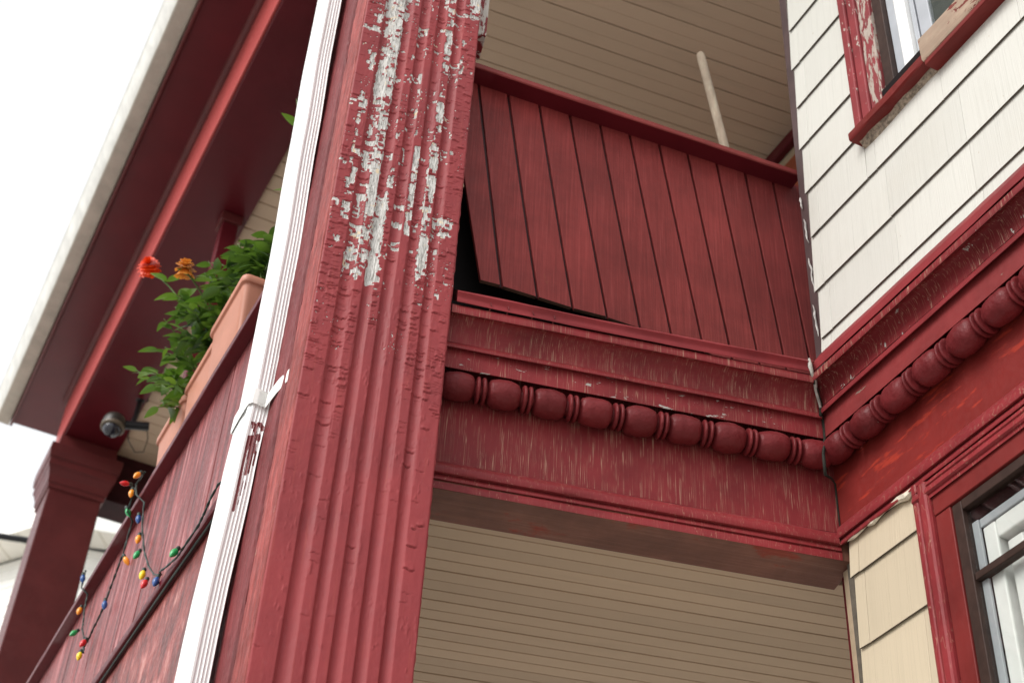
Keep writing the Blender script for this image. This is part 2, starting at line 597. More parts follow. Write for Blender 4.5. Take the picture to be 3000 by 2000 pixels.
M['stick'] = paint('grey_weathered_handle', (0.46, 0.36, 0.27), var=0.18, rough=0.6, grain=((70, 70, 6), 0.3), bump=0.25)
M['vinylside'] = plain('white_house_siding', (0.92, 0.91, 0.87), 0.5, 0.05, 3)
M['vinylsoffit'] = plain('white_house_soffit', (0.86, 0.82, 0.74), 0.5, 0.05, 3)
M['cable'] = plain('black_cable', (0.012, 0.012, 0.013), 0.5, 0.1)
M['orangedoor'] = paint('orange_red_door_casing', (0.30, 0.075, 0.035), rough=0.5, bump=0.2)


def leafmat(name, c1, c2, rough=0.42):
    g = NT(name)
    oi = g.n('ObjectInfo')
    col = g.mix(oi.outputs['Random'], c1, c2)
    col = g.mix(g.rng(g.noise(g.map((60, 60, 60)), 1.0, 3), 0.4, 0.7, 0, 0.4), col, mulc(c1, 0.7))
    m = g.fin(col, rough, None, 0.5)
    b = g.b
    tl = g.n('BsdfTranslucent')
    g.set(tl.inputs['Color'], g.mix(0.5 if 'leaf' in name else 0.0, col, (0.20, 0.34, 0.03)))
    mx = g.n('MixShader')
    mx.inputs[0].default_value = 0.3
    g.t.links.new(b.outputs[0], mx.inputs[1])
    g.t.links.new(tl.outputs[0], mx.inputs[2])
    g.t.links.new(mx.outputs[0], g.t.nodes['Material Output'].inputs['Surface'])
    return m


M['leafdark'] = leafmat('pepper_leaf', (0.020, 0.062, 0.014), (0.085, 0.19, 0.026))
M['leaflight'] = leafmat('young_leaf', (0.08, 0.20, 0.02), (0.16, 0.30, 0.035))
M['orangepetal'] = leafmat('orange_red_petal', (0.85, 0.065, 0.004), (0.88, 0.09, 0.006))
M['yellowpetal'] = leafmat('amber_petal', (0.66, 0.24, 0.03), (0.72, 0.28, 0.04))


def bulbmat(name, c):
    g = NT(name)
    m = g.fin(c, 0.25, None, 0.6)
    g.b.inputs['Subsurface Weight'].default_value = 0.3
    g.b.inputs['Subsurface Radius'].default_value = (0.01, 0.01, 0.01)
    return m


BULB = {'blue': bulbmat('blue_bulb', (0.012, 0.07, 0.26)), 'orange': bulbmat('orange_bulb', (0.85, 0.30, 0.01)),
        'green': bulbmat('green_bulb', (0.01, 0.34, 0.09)), 'yellow': bulbmat('yellow_bulb', (0.85, 0.62, 0.01)),
        'red': bulbmat('red_bulb', (0.62, 0.015, 0.02))}


# ------------------------------------------------------------------ ground
def m_ground():
    g = NT('pale_concrete')
    o = g.map()
    col = g.mix(g.rng(g.noise(o, 0.6, 7, 0.6), 0.3, 0.7), (0.33, 0.32, 0.30), (0.43, 0.42, 0.39))
    col = g.mix(g.rng(g.noise(o, 40, 4), 0.5, 0.8, 0, 0.4), col, (0.24, 0.23, 0.22))
    return g.fin(col, 0.85, g.bump(g.noise(o, 60, 5), 0.3, 0.01))


solo('ground', MB().add([(-600, -600, 0), (600, -600, 0), (600, 600, 0), (-600, 600, 0)], [(0, 1, 2, 3)]), m_ground(), kind='structure')

# ------------------------------------------------------------------ corner pillar
XL, XR, YP = 0.063, 0.401, 2.80
WP = XR - XL
FL = [(0.16, 0.26), (0.332, 0.41), (0.475, 0.56), (0.625, 0.71), (0.783, 0.86)]
PB, PT = np.array([-math.sin(PH_B), math.cos(PH_B)]), None     # direction of the pillar's side, going back


def flute_depth(u):
    d = np.zeros_like(u)
    for a, b in FL:
        x = (u - (a + b) / 2) / ((b - a) / 2)
        ins = np.abs(x) < 1
        d = np.where(ins, 0.0080 * np.clip(1 - x * x, 0, 1) ** 0.8 * (1 - 0.30 * x), d)
    return d


def pillar_face():
    rs = np.random.RandomState(11)
    z0, z1, dz, nu = 2.80, 5.52, 0.0021, 172
    nz = int((z1 - z0) / dz)
    u = np.linspace(0, 1, nu)
    z = np.linspace(z0, z1, nz)
    U, Z = np.meshgrid(u, z)
    X = U * WP
    # waviness of hand-painted edges
    Uw = U + (fbm(X * 30, Z * 7, 3, 3) - 0.5) * 0.005
    h = -flute_depth(Uw)
    edges = [0.0] + [e for ab in FL for e in ab] + [1.0]
    # --- peeled areas
    zone = np.zeros_like(U) - 0.66

    zl_ = []

    def zn(c, w, za, zb, pr, soft=0.07):
        a = np.clip((Z - za) / soft + 0.5, 0, 1) * np.clip((zb - Z) / soft + 0.5, 0, 1)
        q = np.clip((1.25 - np.abs(U - c) / w) * 1.6, 0, 1)
        zl_.append(pr * q * a)
    zn(0.115, 0.045, 4.16, 5.35, 0.47)
    zn(0.235, 0.062, 4.30, 5.40, 0.58)
    zn(0.225, 0.075, 4.07, 4.36, 0.56)
    zn(0.30, 0.045, 4.12, 5.40, 0.66)
    zn(0.385, 0.055, 4.07, 4.40, 0.68)
    zn(0.42, 0.03, 4.4, 4.75, 0.42)
    zn(0.34, 0.05, 5.10, 5.42, 0.62)
    zn(0.60, 0.028, 4.24, 4.62, 0.72)
    zn(0.56, 0.03, 4.6, 5.4, 0.36)
    zn(0.735, 0.045, 4.10, 4.62, 0.66)
    zn(0.745, 0.036, 4.6, 5.40, 0.53)
    zn(0.82, 0.04, 4.12, 4.36, 0.44)
    zn(0.89, 0.075, 4.275, 4.35, 0.62, 0.02)
    zn(0.95, 0.055, 5.18, 5.30, 0.60, 0.02)
    zn(0.45, 0.6, 4.05, 5.4, 0.25)
    prob = np.max(np.array(zl_), 0)
    # paint breaks away in rectangular flakes that follow the cracks across the grain
    jx = X + (fbm(X * 140, Z * 90, 21, 2) - 0.5) * 0.005
    jz = Z + (fbm(X * 60, Z * 120, 22, 2) - 0.5) * 0.005 + 0.14 * X
    strip = np.digitize(U, edges)
    fl = lambda q: np.floor(q).astype(np.int64)
    cA = _h(fl(jx / 0.012) + 31 * strip, fl(jz / 0.0095), 5)
    cB = _h(strip.astype(np.int64), fl((jz + 0.003 * strip) / 0.021), 9)
    cC = _h(fl(jx / 0.019) + 7 * strip, fl(jz / 0.043), 12)
    soft = fbm(X * 70, Z * 34, 31, 4)
    val = 0.34 * cA + 0.33 * cB + 0.33 * cC + 0.40 * (soft - 0.5)
    peel = np.clip((val - (1 - prob)) / 0.04, 0, 1) * (prob > 0.02)
    # tiny flecks where only the top coat has gone
    fleck = (fbm(X * 260, Z * 150, 44, 3) > 0.775) & (Z > 3.85)
    peel = np.maximum(peel, np.where(fleck & (vnoise(X * 20, Z * 9, 46) > 0.55), 0.9, 0))
    # --- horizontal cracks with curling lips, strip by strip
    ru = np.arange(nu)
    lip = np.zeros_like(U)
    crk = np.zeros_like(U)
    for k in range(len(edges) - 1):
        a, b = edges[k], edges[k + 1]
        flute = (k % 2 == 1)
        subs = [(a, b)] if flute else ([(a, a + (b - a) * 0.55), (a + (b - a) * 0.45, b)] if k in (0, len(edges) - 2) else [(a, b)])
        for (sa, sb) in subs:
            zz = z0 + 0.02
            while zz < z1 - 0.03:
                if zz < 3.15:
                    mean = 0.22
                elif zz < 3.5:
                    mean = 0.09
                elif zz < 3.72:
                    mean = 0.034
                elif zz < 4.15:
                    mean = 0.0125
                elif zz < 4.6:
                    mean = 0.0145
                else:
                    mean = 0.022
                # whole runs of some strips stayed sound
                sound = vnoise(np.array([k * 7.3 + sa * 3]), np.array([zz * 4.2]), 77)[0]
                if sound > 0.62:
                    mean *= 3.2
                zz += rs.exponential(mean) * 0.8 + 0.2 * mean
                c0 = sa + (sb - sa) * max(0, rs.uniform(-0.25, 0.35))
                c1 = sb - (sb - sa) * max(0, rs.uniform(-0.25, 0.35))
                i0, i1 = int(c0 * (nu - 1)), int(c1 * (nu - 1))
                if i1 - i0 < 3:
                    continue
                strong = rs.rand() < (0.36 if 3.6 < zz < 4.3 else 0.26)
                dep = 0.0042 if strong else rs.uniform(0.0014, 0.0026)
                lp = rs.uniform(0.0024, 0.0046) if strong else rs.uniform(0.0004, 0.0014)
                wz = 0.0017 if strong else 0.0011
                j0, j1 = int((zz - 0.012 - z0) / dz), int((zz + 0.022 - z0) / dz)
                j0, j1 = max(j0, 0), min(j1, nz)
                xs = ru[i0:i1]
                zl = zz - 0.16 * (xs - (i0 + i1) / 2) / (nu - 1) * WP + (vnoise(xs * 0.35, xs * 0 + zz * 99, 8) - 0.5) * 0.0045
                q = Z[j0:j1, i0:i1] - zl[None, :]
                end = np.clip(np.minimum(xs - i0 + 1, i1 - xs) / 2.5, 0, 1)[None, :]
                crk[j0:j1, i0:i1] = np.maximum(crk[j0:j1, i0:i1], dep * np.exp(-(q / wz) ** 2) * end)
                lip[j0:j1, i0:i1] = np.maximum(lip[j0:j1, i0:i1], np.where(q > 0, lp * np.exp(-q / 0.0065) * end, 0))
    # vertical splits along flute edges
    for e in edges[1:-1]:
        on = vnoise(Z * 6, Z * 0 + e * 50, 12) > 0.55
        on &= (Z > 3.5)
        d = np.abs(U - e - (fbm(Z * 22, Z * 0 + e * 9, 13, 2) - 0.5) * 0.012) * WP
        crk = np.maximum(crk, np.where(on, 0.0015 * np.exp(-(d / 0.0013) ** 2), 0))
    paintlay = (1 - peel)
    h = h + paintlay * (0.0020 + lip) - crk * (0.45 + 0.55 * paintlay)
    h = h + (fbm(X * 120, Z * 60, 61, 3) - 0.5) * 0.0008 + (fbm(X * 18, Z * 5, 62, 3) - 0.5) * 0.0022
    # a row of raised paint blisters low on the ridges
    bl = fbm(X * 150, Z * 42, 71, 3)
    h = h + np.where((bl > 0.66) & (vnoise(X * 25, Z * 7, 72) > 0.5), (bl - 0.66) * 0.007, 0)
    # arris rounding
    e0 = np.minimum(X, WP - X)
    h = h - np.clip(0.004 - e0, 0, 0.004) ** 2 / 0.004 * 0.9
    P = np.stack([XL + X + np.where(U > 0.999, (fbm(Z * 40, Z * 0, 91, 3) - 0.5) * 0.003, 0), YP - h, Z], -1)
    return P, peel


P_, peel_ = pillar_face()
pil = Thing('corner_pillar', 'fluted red porch pillar with peeling paint behind the white downspout', 'pillar', (0.2, 2.95, 0))
mb = MB().grid(P_)
me = mb.mesh(pil.base, [M['pillar']], True, 'fluted_face')
at = me.attributes.new('peel', 'FLOAT', 'POINT')
at.data.foreach_set('value', peel_.ravel())
pil.part('fluted_face', me, M['pillar'], label='fluted front of the pillar with cracked red paint peeled to grey wood')


def flute_run(z0, z1):
    u = np.linspace(0, 1, 87)
    P = np.zeros((2, 87, 3))
    for i, z in enumerate((z0, z1)):
        P[i, :, 0] = XL + u * WP
        P[i, :, 1] = YP + flute_depth(u)
        P[i, :, 2] = z
    return MB().grid(P)


pil.part('shaft', flute_run(0.0, 2.81), M['casing'], smooth=True)
pil.part('shaft', flute_run(5.51, 6.75), M['casing'], smooth=True)


def side_pt(s, out=0.0):
    """point on the pillar's side: s metres back from its front edge, out = proud of the side"""
    return (XL + PB[0] * s - math.cos(PH_B) * out, YP + PB[1] * s - math.sin(PH_B) * out)


def side_board(s0, s1, out, z0, z1, mat, name, rough=0.002, seed=0):
    ns, nz = max(4, int((s1 - s0) / 0.004)), int((z1 - z0) / 0.007)
    S, Z = np.meshgrid(np.linspace(s0, s1, ns), np.linspace(z0, z1, nz))
    q = out + (fbm(S * 160, Z * 14, seed, 4) - 0.5) * rough * 2 + (fbm(S * 30, Z * 40, seed + 5, 3) - 0.5) * rough
    ed = np.minimum(S - s0, s1 - S)
    q = q - np.clip(0.005 - ed, 0, 1) ** 2 / 0.005 * 1.3 - np.where(ed < 0.003, (fbm(Z * 60, Z * 0, seed + 9, 3) - 0.5) * rough * 3, 0)
    P = np.zeros((nz, ns, 3))
    P[..., 0] = XL + PB[0] * S - math.cos(PH_B) * q
    P[..., 1] = YP + PB[1] * S - math.sin(PH_B) * q
    P[..., 2] = Z
    b = MB().grid(P, flip=True)
    # returns into the body
    for k in (0, -1):
        Q = np.stack([P[:, k], P[:, k] + np.array([math.cos(PH_B), math.sin(PH_B), 0]) * 0.05], 1)
        b.grid(Q, flip=(k == 0))
    return pil.part(name, b, mat, smooth=False)


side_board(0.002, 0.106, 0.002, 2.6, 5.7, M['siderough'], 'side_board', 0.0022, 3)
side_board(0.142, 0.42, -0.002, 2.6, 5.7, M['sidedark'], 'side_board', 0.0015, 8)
b = MB()
p0, p1 = side_pt(0.0, -0.045), side_pt(0.44, -0.045)
poly = [(p0[0] + 0.002, YP + 0.018), (XR - 0.004, YP + 0.018), (XR - 0.004, 3.10), p1]
b.add([(x, y, 0) for x, y in poly] + [(x, y, 6.9) for x, y in poly],
      [(0, 1, 5, 4), (1, 2, 6, 5), (2, 3, 7, 6), (3, 0, 4, 7), (3, 2, 1, 0), (4, 5, 6, 7)])
pil.part('core', b, M['dark'])
blk = MB().box(XR + 0.001, 0.432, 2.85, 2.95, 5.185, 6.2)
pil.part('corner_block', blk, paint('peeled_block_paint', mulc(RED, 1.05), chips=((30, 30, 7), 0.47, (0.72, 0.66, 0.6)), bump=0.4), bevel=0.002,
         label='block with paint peeled to pale wood at the pillar top')

# ------------------------------------------------------------------ downspout
S0 = 0.246


def bend(z):
    pts = [(2.0, -0.012), (3.2, -0.001), (3.62, 0.009), (3.9, 0.016), (4.3, 0.014), (4.8, 0.004), (5.2, -0.004), (7.4, -0.03)]
    for (a, va), (c, vc) in zip(pts, pts[1:]):
        if z <= c:
            f = (z - a) / (c - a)
            f = f * f * (3 - 2 * f)
            return va + (vc - va) * f
    return pts[-1][1]


NW, DW = 0.047, 0.118        # near face width, depth of the pipe


def pipe_profile():
    """closed loop in (out from the pillar side, back along it); corrugated near face"""
    pr = []
    for k in range(57):                       # near face, from pillar outwards
        o = 0.009 + NW * k / 56
        f = k / 56
        g = 0.0
        if f < 0.80:
            ph = (f - 0.06) / 0.185
            if 0 <= ph < 4:
                g = 0.0034 * max(0.0, math.sin(math.pi * (ph % 1.0))) ** 0.6
        if f < 0.06:
            g = 0.004 * ((0.06 - f) / 0.06) ** 2
        if f > 0.9:
            g = 0.006 * ((f - 0.9) / 0.1) ** 2
        pr.append((o, S0 + g))
    for k in range(1, 8):
        a = math.pi / 2 * k / 8
        pr.append((0.009 + NW + 0.006 * math.sin(a) - 0.0005, S0 + 0.006 + 0.006 * (1 - math.cos(a))))
    for k in range(1, 9):
        f = k / 8
        g = 0.0025 * max(0, math.sin(math.pi * f * 2.0)) ** 2
        pr.append((0.009 + NW + 0.005 - g, S0 + 0.012 + (DW - 0.02) * f))
    pr += [(0.009 + NW, S0 + DW - 0.002), (0.014, S0 + DW), (0.009, S0 + DW - 0.006)]
    return pr


spl_raw = [  # (out fraction, z) strokes and half widths, the red paint spilled on the pipe
    ([(0.70, 3.757), (0.60, 3.755)], 0.0050), ([(0.66, 3.750), (0.66, 3.735)], 0.002),
    ([(0.52, 3.726), (0.47, 3.752), (0.38, 3.764), (0.27, 3.765), (0.17, 3.757), (0.13, 3.74)], 0.0040),
    ([(0.30, 3.762), (0.18, 3.752)], 0.006), ([(0.21, 3.715), (0.19, 3.700), (0.20, 3.69)], 0.0040),
    ([(0.66, 3.690), (0.58, 3.692), (0.52, 3.695)], 0.007), ([(0.68, 3.68), (0.69, 3.64)], 0.0046), ([(0.55, 3.69), (0.54, 3.665)], 0.006),
    ([(0.69, 3.65), (0.70, 3.56), (0.69, 3.47), (0.68, 3.37)], 0.0030), ([(0.72, 3.56), (0.73, 3.47)], 0.002),
    ([(0.44, 3.725), (0.46, 3.66), (0.47, 3.58), (0.48, 3.53)], 0.0026), ([(0.50, 3.66), (0.50, 3.60)], 0.003),
    ([(0.32, 3.715), (0.33, 3.66), (0.33, 3.59), (0.34, 3.54)], 0.0022), ([(0.18, 3.64), (0.19, 3.58)], 0.0026),
    ([(0.50, 3.50), (0.51, 3.44)], 0.0010), ([(0.36, 3.50), (0.37, 3.47)], 0.001), ([(0.52, 3.42), (0.53, 3.40)], 0.001), ([(0.3, 3.67), (0.24, 3.63)], 0.002),
]

spl_strokes = [([(f, 3.757 - (3.757 - z) * 0.66) for f, z in st], w) for st, w in spl_raw]

dsp = Thing('downspout', 'white corrugated downspout with spilled red paint beside the peeling pillar', 'downspout', (0.0, 3.05, 0))
prof = pipe_profile()
zs = np.concatenate([np.linspace(0.3, 3.3, 30), np.linspace(3.302, 3.80, 210), np.linspace(3.81, 6.9, 60)])
P = np.zeros((len(zs), len(prof) + 1, 3))
spl = np.zeros((len(zs), len(prof) + 1))
for i, z in enumerate(zs):
    bx = bend(z)
    for k, (o, s) in enumerate(prof + prof[:1]):
        x, y = side_pt(s, o)
        P[i, k] = (x + bx, y, z)
        f = (o - 0.009) / NW
        if 3.3 < z < 3.8 and k < 64:
            for st, w in spl_strokes:
                for (f0, z0), (f1, z1) in zip(st, st[1:]):
                    ax, az, bx2, bz = f0 * NW, z0, f1 * NW, z1
                    px_, pz = f * NW, z
                    dx, dzz = bx2 - ax, bz - az
                    tt = max(0, min(1, ((px_ - ax) * dx + (pz - az) * dzz) / (dx * dx + dzz * dzz)))
                    d = math.hypot(px_ - ax - tt * dx, pz - az - tt * dzz)
                    spl[i, k] = max(spl[i, k], min(1, max(0, 1.5 - d / w)))
b = MB().grid(P, flip=True)
me = b.mesh(dsp.base, [M['splash']], True, 'pipe')
at = me.attributes.new('splash', 'FLOAT', 'POINT')
at.data.foreach_set('value', spl.ravel())
dsp.part('pipe', me, M['splash'])
smooth_by_angle(me, 40)
# strap round the pipe, its tab nailed to the pillar's side
def sp3(s, o, z):
    x, y = side_pt(s, o)
    return np.array((x + bend(z), y, z))


zc = 3.83
loop = [(0.10, 0.004, 0.020), (0.14, 0.007, 0.018), (0.19, 0.016, 0.012), (S0 - 0.022, 0.020, 0.004), (S0 - 0.006, 0.022, 0.0), (S0 - 0.006, 0.045, 0.002), (S0 - 0.005, 0.056, 0.003),
        (S0 + 0.002, 0.0625, 0.002), (S0 + 0.012, 0.0645, 0.0), (S0 + 0.06, 0.0655, -0.006), (S0 + DW, 0.065, -0.014), (S0 + DW + 0.004, 0.03, -0.014)]
hs = [0.011, 0.020, 0.023, 0.023, 0.023, 0.023, 0.023, 0.023, 0.024, 0.026, 0.028, 0.028]
rows = []
for t in np.linspace(-1, 1, 7):
    rows.append([sp3(s, o + 0.0018 * (1 - (abs(t) > 0.8)) + 0.0006 * (abs(t) > 0.8), zc + dz + t * h) for (s, o, dz), h in zip(loop, hs)])
outer = np.array(rows)
inner = outer + np.array([math.cos(PH_B), math.sin(PH_B), 0]) * 0.0012
b = MB().grid(outer).grid(inner, flip=True)
for k in (0, -1):
    b.grid(np.stack([outer[k], inner[k]], 0), flip=(k == 0))
dsp.part('strap', b, plain('strap_enamel', (0.90, 0.90, 0.87), 0.4, 0.06, 20), smooth=False, auto=30)

# ------------------------------------------------------------------ front porch beam
beam = Thing('porch_beam', 'red carved porch beam with bead moulding between the pillar and the house wall', 'porch beam', (0.9, 2.95, 3.578))
fA = lambda s, p, z: (s, YF - p, z)
XA, XB = 0.405, 1.462


def cz(lst):
    return [(p, zA(zm, p)) for p, zm in lst]


def xend(p):      # where the run meets the bay wall's own mouldings (mitre)
    return (CN - p - math.sin(PH_C) * (YF - p)) / math.cos(PH_C) + 0.004


def mitred(mb, prof, seed, jit=0.0008, x0=XA, sag=None):
    n = 54
    Pm = np.zeros((n, len(prof), 3))
    for k, (p, z) in enumerate(prof):
        S = np.linspace(x0, xend(p), n)
        dp = (fbm(S * 9 + k * 0.35, S * 0 + k * 0.3 + seed, seed, 3) - 0.5) * 2 * jit
        dz = (fbm(S * 7 + k * 0.2 + 50, S * 0 + k * 0.3 + seed, seed + 3, 3) - 0.5) * 2 * jit
        Pm[:, k] = np.stack([S, YF - (p + dp), z + dz + (np.array([sag(x) for x in S]) if sag else 0)], 1)
    mb.grid(Pm)
    o = len(mb.v)
    mb.v += [tuple(x) for x in Pm[0]]
    mb.f.append(tuple(range(o, o + len(prof))))
    mb.m.append(0)
    return mb


b = MB().box(XA, XB + 0.02, YF - 0.012, 3.045, 3.579, 3.64)
beam.part('soffit_board', b, M['soffit'], bevel=0.002, label='faded brown underside of the porch beam')
lowm = cz([(-0.01, 3.652), (0.006, 3.652), (0.014, 3.650), (0.021, 3.645), (0.025, 3.638), (0.026, 3.630), (0.024, 3.622), (0.019, 3.617), (0.013, 3.615),
           (0.013, 3.612), (0.017, 3.609), (0.019, 3.605), (0.018, 3.601), (0.012, 3.598), (0.012, 3.595), (0.016, 3.594), (0.0165, 3.574), (-0.01, 3.574)])
beam.part('bottom_moulding', mitred(MB(), lowm, 3, 0.0012, 0.412), M['mould'], auto=50)
fr = cz([(0.0, 3.652), (0.0, 3.70), (0.0, 3.75), (0.0, 3.80), (0.0, 3.85), (0.0, 3.95)])
beam.part('frieze', mitred(MB(), fr, 5, 0.0012), M['frieze'], smooth=True, label='dark red frieze with thin pale vertical cracks')
fas = cz([(0.0, 3.9375), (0.050, 3.9375), (0.053, 3.940), (0.053, 3.97), (0.053, 4.000), (0.053, 4.003)])
beam.part('fascia_board', mitred(MB(), fas, 7, 0.0010), M['fascia'], label='band above the beads with chipped paint')
fil = cz([(0.05, 4.003), (0.064, 4.003), (0.069, 4.007), (0.070, 4.013), (0.068, 4.019), (0.062, 4.022), (0.05, 4.022)])
beam.part('fillet', mitred(MB(), fil, 9, 0.0012), M['mould'], auto=50)
cov = [(0.060 + 0.046 * (1 - math.cos(a)), 4.022 + 0.100 * math.sin(a)) for a in [math.pi / 2 * k / 10 for k in range(11)]]
cov = cz([(0.05, 4.0215)] + cov + [(0.110, 4.122), (0.111, 4.126), (0.111, 4.146), (0.10, 4.149), (0.02, 4.149)])
beam.part('cove', mitred(MB(), cov, 12, 0.0010), M['cove'], auto=45, label='concave cornice moulding with fine pale cracks')
dr = cz([(0.03, 4.1585), (0.112, 4.1585), (0.117, 4.160), (0.1185, 4.166), (0.117, 4.172), (0.118, 4.180), (0.122, 4.188), (0.125, 4.196), (0.121, 4.199), (0.02, 4.200)])
beam.part('drip_strip', mitred(MB(), dr, 15, 0.0018, 0.415, sag=lambda x: -0.006 * math.sin((x - 0.4) * 3.0)), M['drip'], auto=50)
for x, a in ((0.545, 0.3), (0.61, -0.2), (0.665, 0.5), (0.50, 0.1)):
    beam.part('nail', MB().tube([(x, YF - 0.104, zA(4.138, 0.1)), (x + 0.003, YF - 0.119, zA(4.150, 0.1)), (x + 0.004 * a, YF - 0.121, zA(4.158, 0.1))], 0.0016, 6), M['sidedark'])


def bead_mesh(name, r=0.0385, ln=0.088, seed=0):
    rs = np.random.RandomState(seed)
    n, m = 22, 13
    V, F = [], []
    xs = np.linspace(-1, 1, m)
    for x in xs:
        rr = r * (1 - abs(x) ** 2.3) ** 0.5 * 0.42 + r * 0.58 * (1 if abs(x) < 0.999 else 0.90)
        for k in range(n):
            a = 2 * math.pi * k / n
            w = rr * (1 + 0.05 * (rs.rand() - 0.5) + 0.10 * (vnoise(np.array([x * 1.3 + seed * 5]), np.array([math.cos(a) * 1.2 + seed]), 3)[0] - 0.5))
            V.append((x * ln / 2, w * math.cos(a), w * math.sin(a)))
    for i in range(m - 1):
        for k in range(n):
            F.append((i * n + k, i * n + (k + 1) % n, (i + 1) * n + (k + 1) % n, (i + 1) * n + k))
    F.append(tuple(range(n))[::-1])
    F.append(tuple(range((m - 1) * n, m * n)))
    me = bpy.data.meshes.new(name)
    me.from_pydata(V, [], F)
    me.materials.append(M['bead'])
    smooth_by_angle(me, 50)
    return me


def reel_mesh(name, r=0.0355, w=0.0105):
    n = 22
    pr = [(-w / 2, r * 0.80), (-w / 2 * 0.75, r * 0.93), (-w * 0.2, r), (w * 0.2, r), (w / 2 * 0.75, r * 0.93), (w / 2, r * 0.80)]
    mb_ = MB().lathe(pr, (0, 0, 0), (1, 0, 0), n)
    me = mb_.mesh((0, 0, 0), [M['bead']], True, name)
    return me


BEADS = [bead_mesh('bead', seed=k) for k in range(7)]
REEL = reel_mesh('reel')


def bead_run(th, parent_name, mat, positions, to_world, ang, lab=None):
    """positions: s of each bead centre; to_world(s)->(x,y,z) frame coords; ang: rotation of the bead axis in the frame"""
    core = MB()
    a0, a1 = to_world(positions[0] - 0.05), to_world(positions[-1] + 0.05)
    core.tube([a0, a1], 0.020, 10)
    holder = th.part(parent_name, core, mat, smooth=True, label=lab)
    for i, s in enumerate(positions):
        p = to_world(s)
        o = th.part('bead', BEADS[(i * 3) % 7], mat, parent=holder)
        o.location = (p[0] - th.base[0], p[1] - th.base[1], p[2] - th.base[2])
        o.rotation_euler = (rnd.uniform(0, 6.28), 0, ang) if False else (rnd.uniform(-0.5, 0.5), 0, ang)
        o.scale = (rnd.uniform(0.96, 1.03), rnd.uniform(0.95, 1.05), rnd.uniform(0.96, 1.05))
        for d in (0.0525, 0.0675):
            if i < len(positions) - 1:
                p = to_world(s + d * (positions[i + 1] - s) / 0.12)
                q = th.part('reel', REEL, mat, parent=holder)
                q.location = (p[0] - th.base[0], p[1] - th.base[1], p[2] - th.base[2])
                q.rotation_euler = (rnd.uniform(-0.5, 0.5), rnd.uniform(-0.05, 0.05), ang + rnd.uniform(-0.05, 0.05))
    return holder


bx = [0.447 + 0.1175 * k for k in range(9)]
bead_run(beam, 'bead_moulding', M['bead'], bx, lambda s: (s, YF - 0.037, 3.868), 0.0, 'row of carved egg beads and paired discs')
cau = MB()
path = [Vector((xend(p) - 0.004 + rnd.uniform(-0.003, 0.003), YF - p - 0.004, zA(z, p))) for p, z in ((0.118, 4.20), (0.118, 4.175), (0.11, 4.15), (0.10, 4.125), (0.085, 4.09), (0.07, 4.05), (0.062, 4.02))]
cau.tube(path, [0.003, 0.0065, 0.005, 0.006, 0.004, 0.004, 0.003], 6)
beam.part('caulk_bead', cau, M['putty'], smooth=True, label='dirty white caulk in the inside corner')
sm = MB()
pts_ = [(0.105, 4.13), (0.085, 4.09), (0.066, 4.05), (0.071, 4.013), (0.055, 4.0), (0.055, 3.94), (0.086, 3.90), (0.088, 3.87), (0.08, 3.835), (0.03, 3.815), (0.002, 3.80), (0.002, 3.72), (0.002, 3.656)]
sm.tube([Vector((xend(p) - 0.003 + rnd.uniform(-0.0015, 0.0015), YF - p - 0.0015, zA(z, p) - (0.012 if 3.82 < z < 3.92 else 0))) for p, z in pts_],
        [0.004, 0.005, 0.005, 0.004, 0.004, 0.0035, 0.004, 0.0045, 0.004, 0.003, 0.0025, 0.0025, 0.002], 6)
beam.part('corner_seam', sm, plain('mossy_dark_seam', (0.020, 0.020, 0.014), 0.9, 0.4, 60), smooth=True, label='dark open crack in the inside corner')
# closing body behind the mouldings (floor edge of the upper porch)
b = MB().box(XA, XB, YF + 0.004, 3.10, 3.642, 4.17)
beam.part('core', b, M['dark'])

# ------------------------------------------------------------------ porch floor and ceilings
solo('upper_porch_floor', MB().box(0.0, 2.9, 3.102, 4.9, 3.70, 4.15), M['dark'], kind='structure')
cl = Thing('lower_porch_ceiling', 'tan narrow-board ceiling below the carved red beam', 'ceiling', (0.95, 3.6, 3.6))
y = 3.047
k = 0
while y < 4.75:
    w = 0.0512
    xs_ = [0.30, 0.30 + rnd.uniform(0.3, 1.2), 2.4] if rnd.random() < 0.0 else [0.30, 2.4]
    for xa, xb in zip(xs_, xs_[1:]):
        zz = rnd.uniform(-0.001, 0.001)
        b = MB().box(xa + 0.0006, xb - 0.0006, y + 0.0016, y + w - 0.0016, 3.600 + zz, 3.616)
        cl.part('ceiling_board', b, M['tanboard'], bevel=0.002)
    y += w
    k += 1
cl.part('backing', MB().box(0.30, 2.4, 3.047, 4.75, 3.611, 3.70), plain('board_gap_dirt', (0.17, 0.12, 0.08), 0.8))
cu = Thing('upper_porch_ceiling', 'shaded tan board ceiling above the wooden rail panel', 'ceiling', (1.0, 3.7, 6.6), PH_U)
W = 0.1305
k = 0
y = 2.95
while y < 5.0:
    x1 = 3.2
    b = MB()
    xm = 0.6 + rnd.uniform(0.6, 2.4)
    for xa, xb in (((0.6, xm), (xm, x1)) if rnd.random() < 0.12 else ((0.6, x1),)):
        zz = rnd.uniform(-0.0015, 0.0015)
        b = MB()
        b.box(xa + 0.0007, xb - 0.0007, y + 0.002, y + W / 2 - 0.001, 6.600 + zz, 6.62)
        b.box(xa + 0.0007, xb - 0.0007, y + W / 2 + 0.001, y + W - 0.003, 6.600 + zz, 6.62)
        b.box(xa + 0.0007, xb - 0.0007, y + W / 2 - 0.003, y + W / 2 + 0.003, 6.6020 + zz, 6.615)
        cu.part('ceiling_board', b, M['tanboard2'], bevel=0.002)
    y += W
cu.part('backing', MB().box(0.60, x1, 2.95, 5.0, 6.614, 6.66), plain('board_gap_shadow', (0.10, 0.075, 0.055), 0.8))

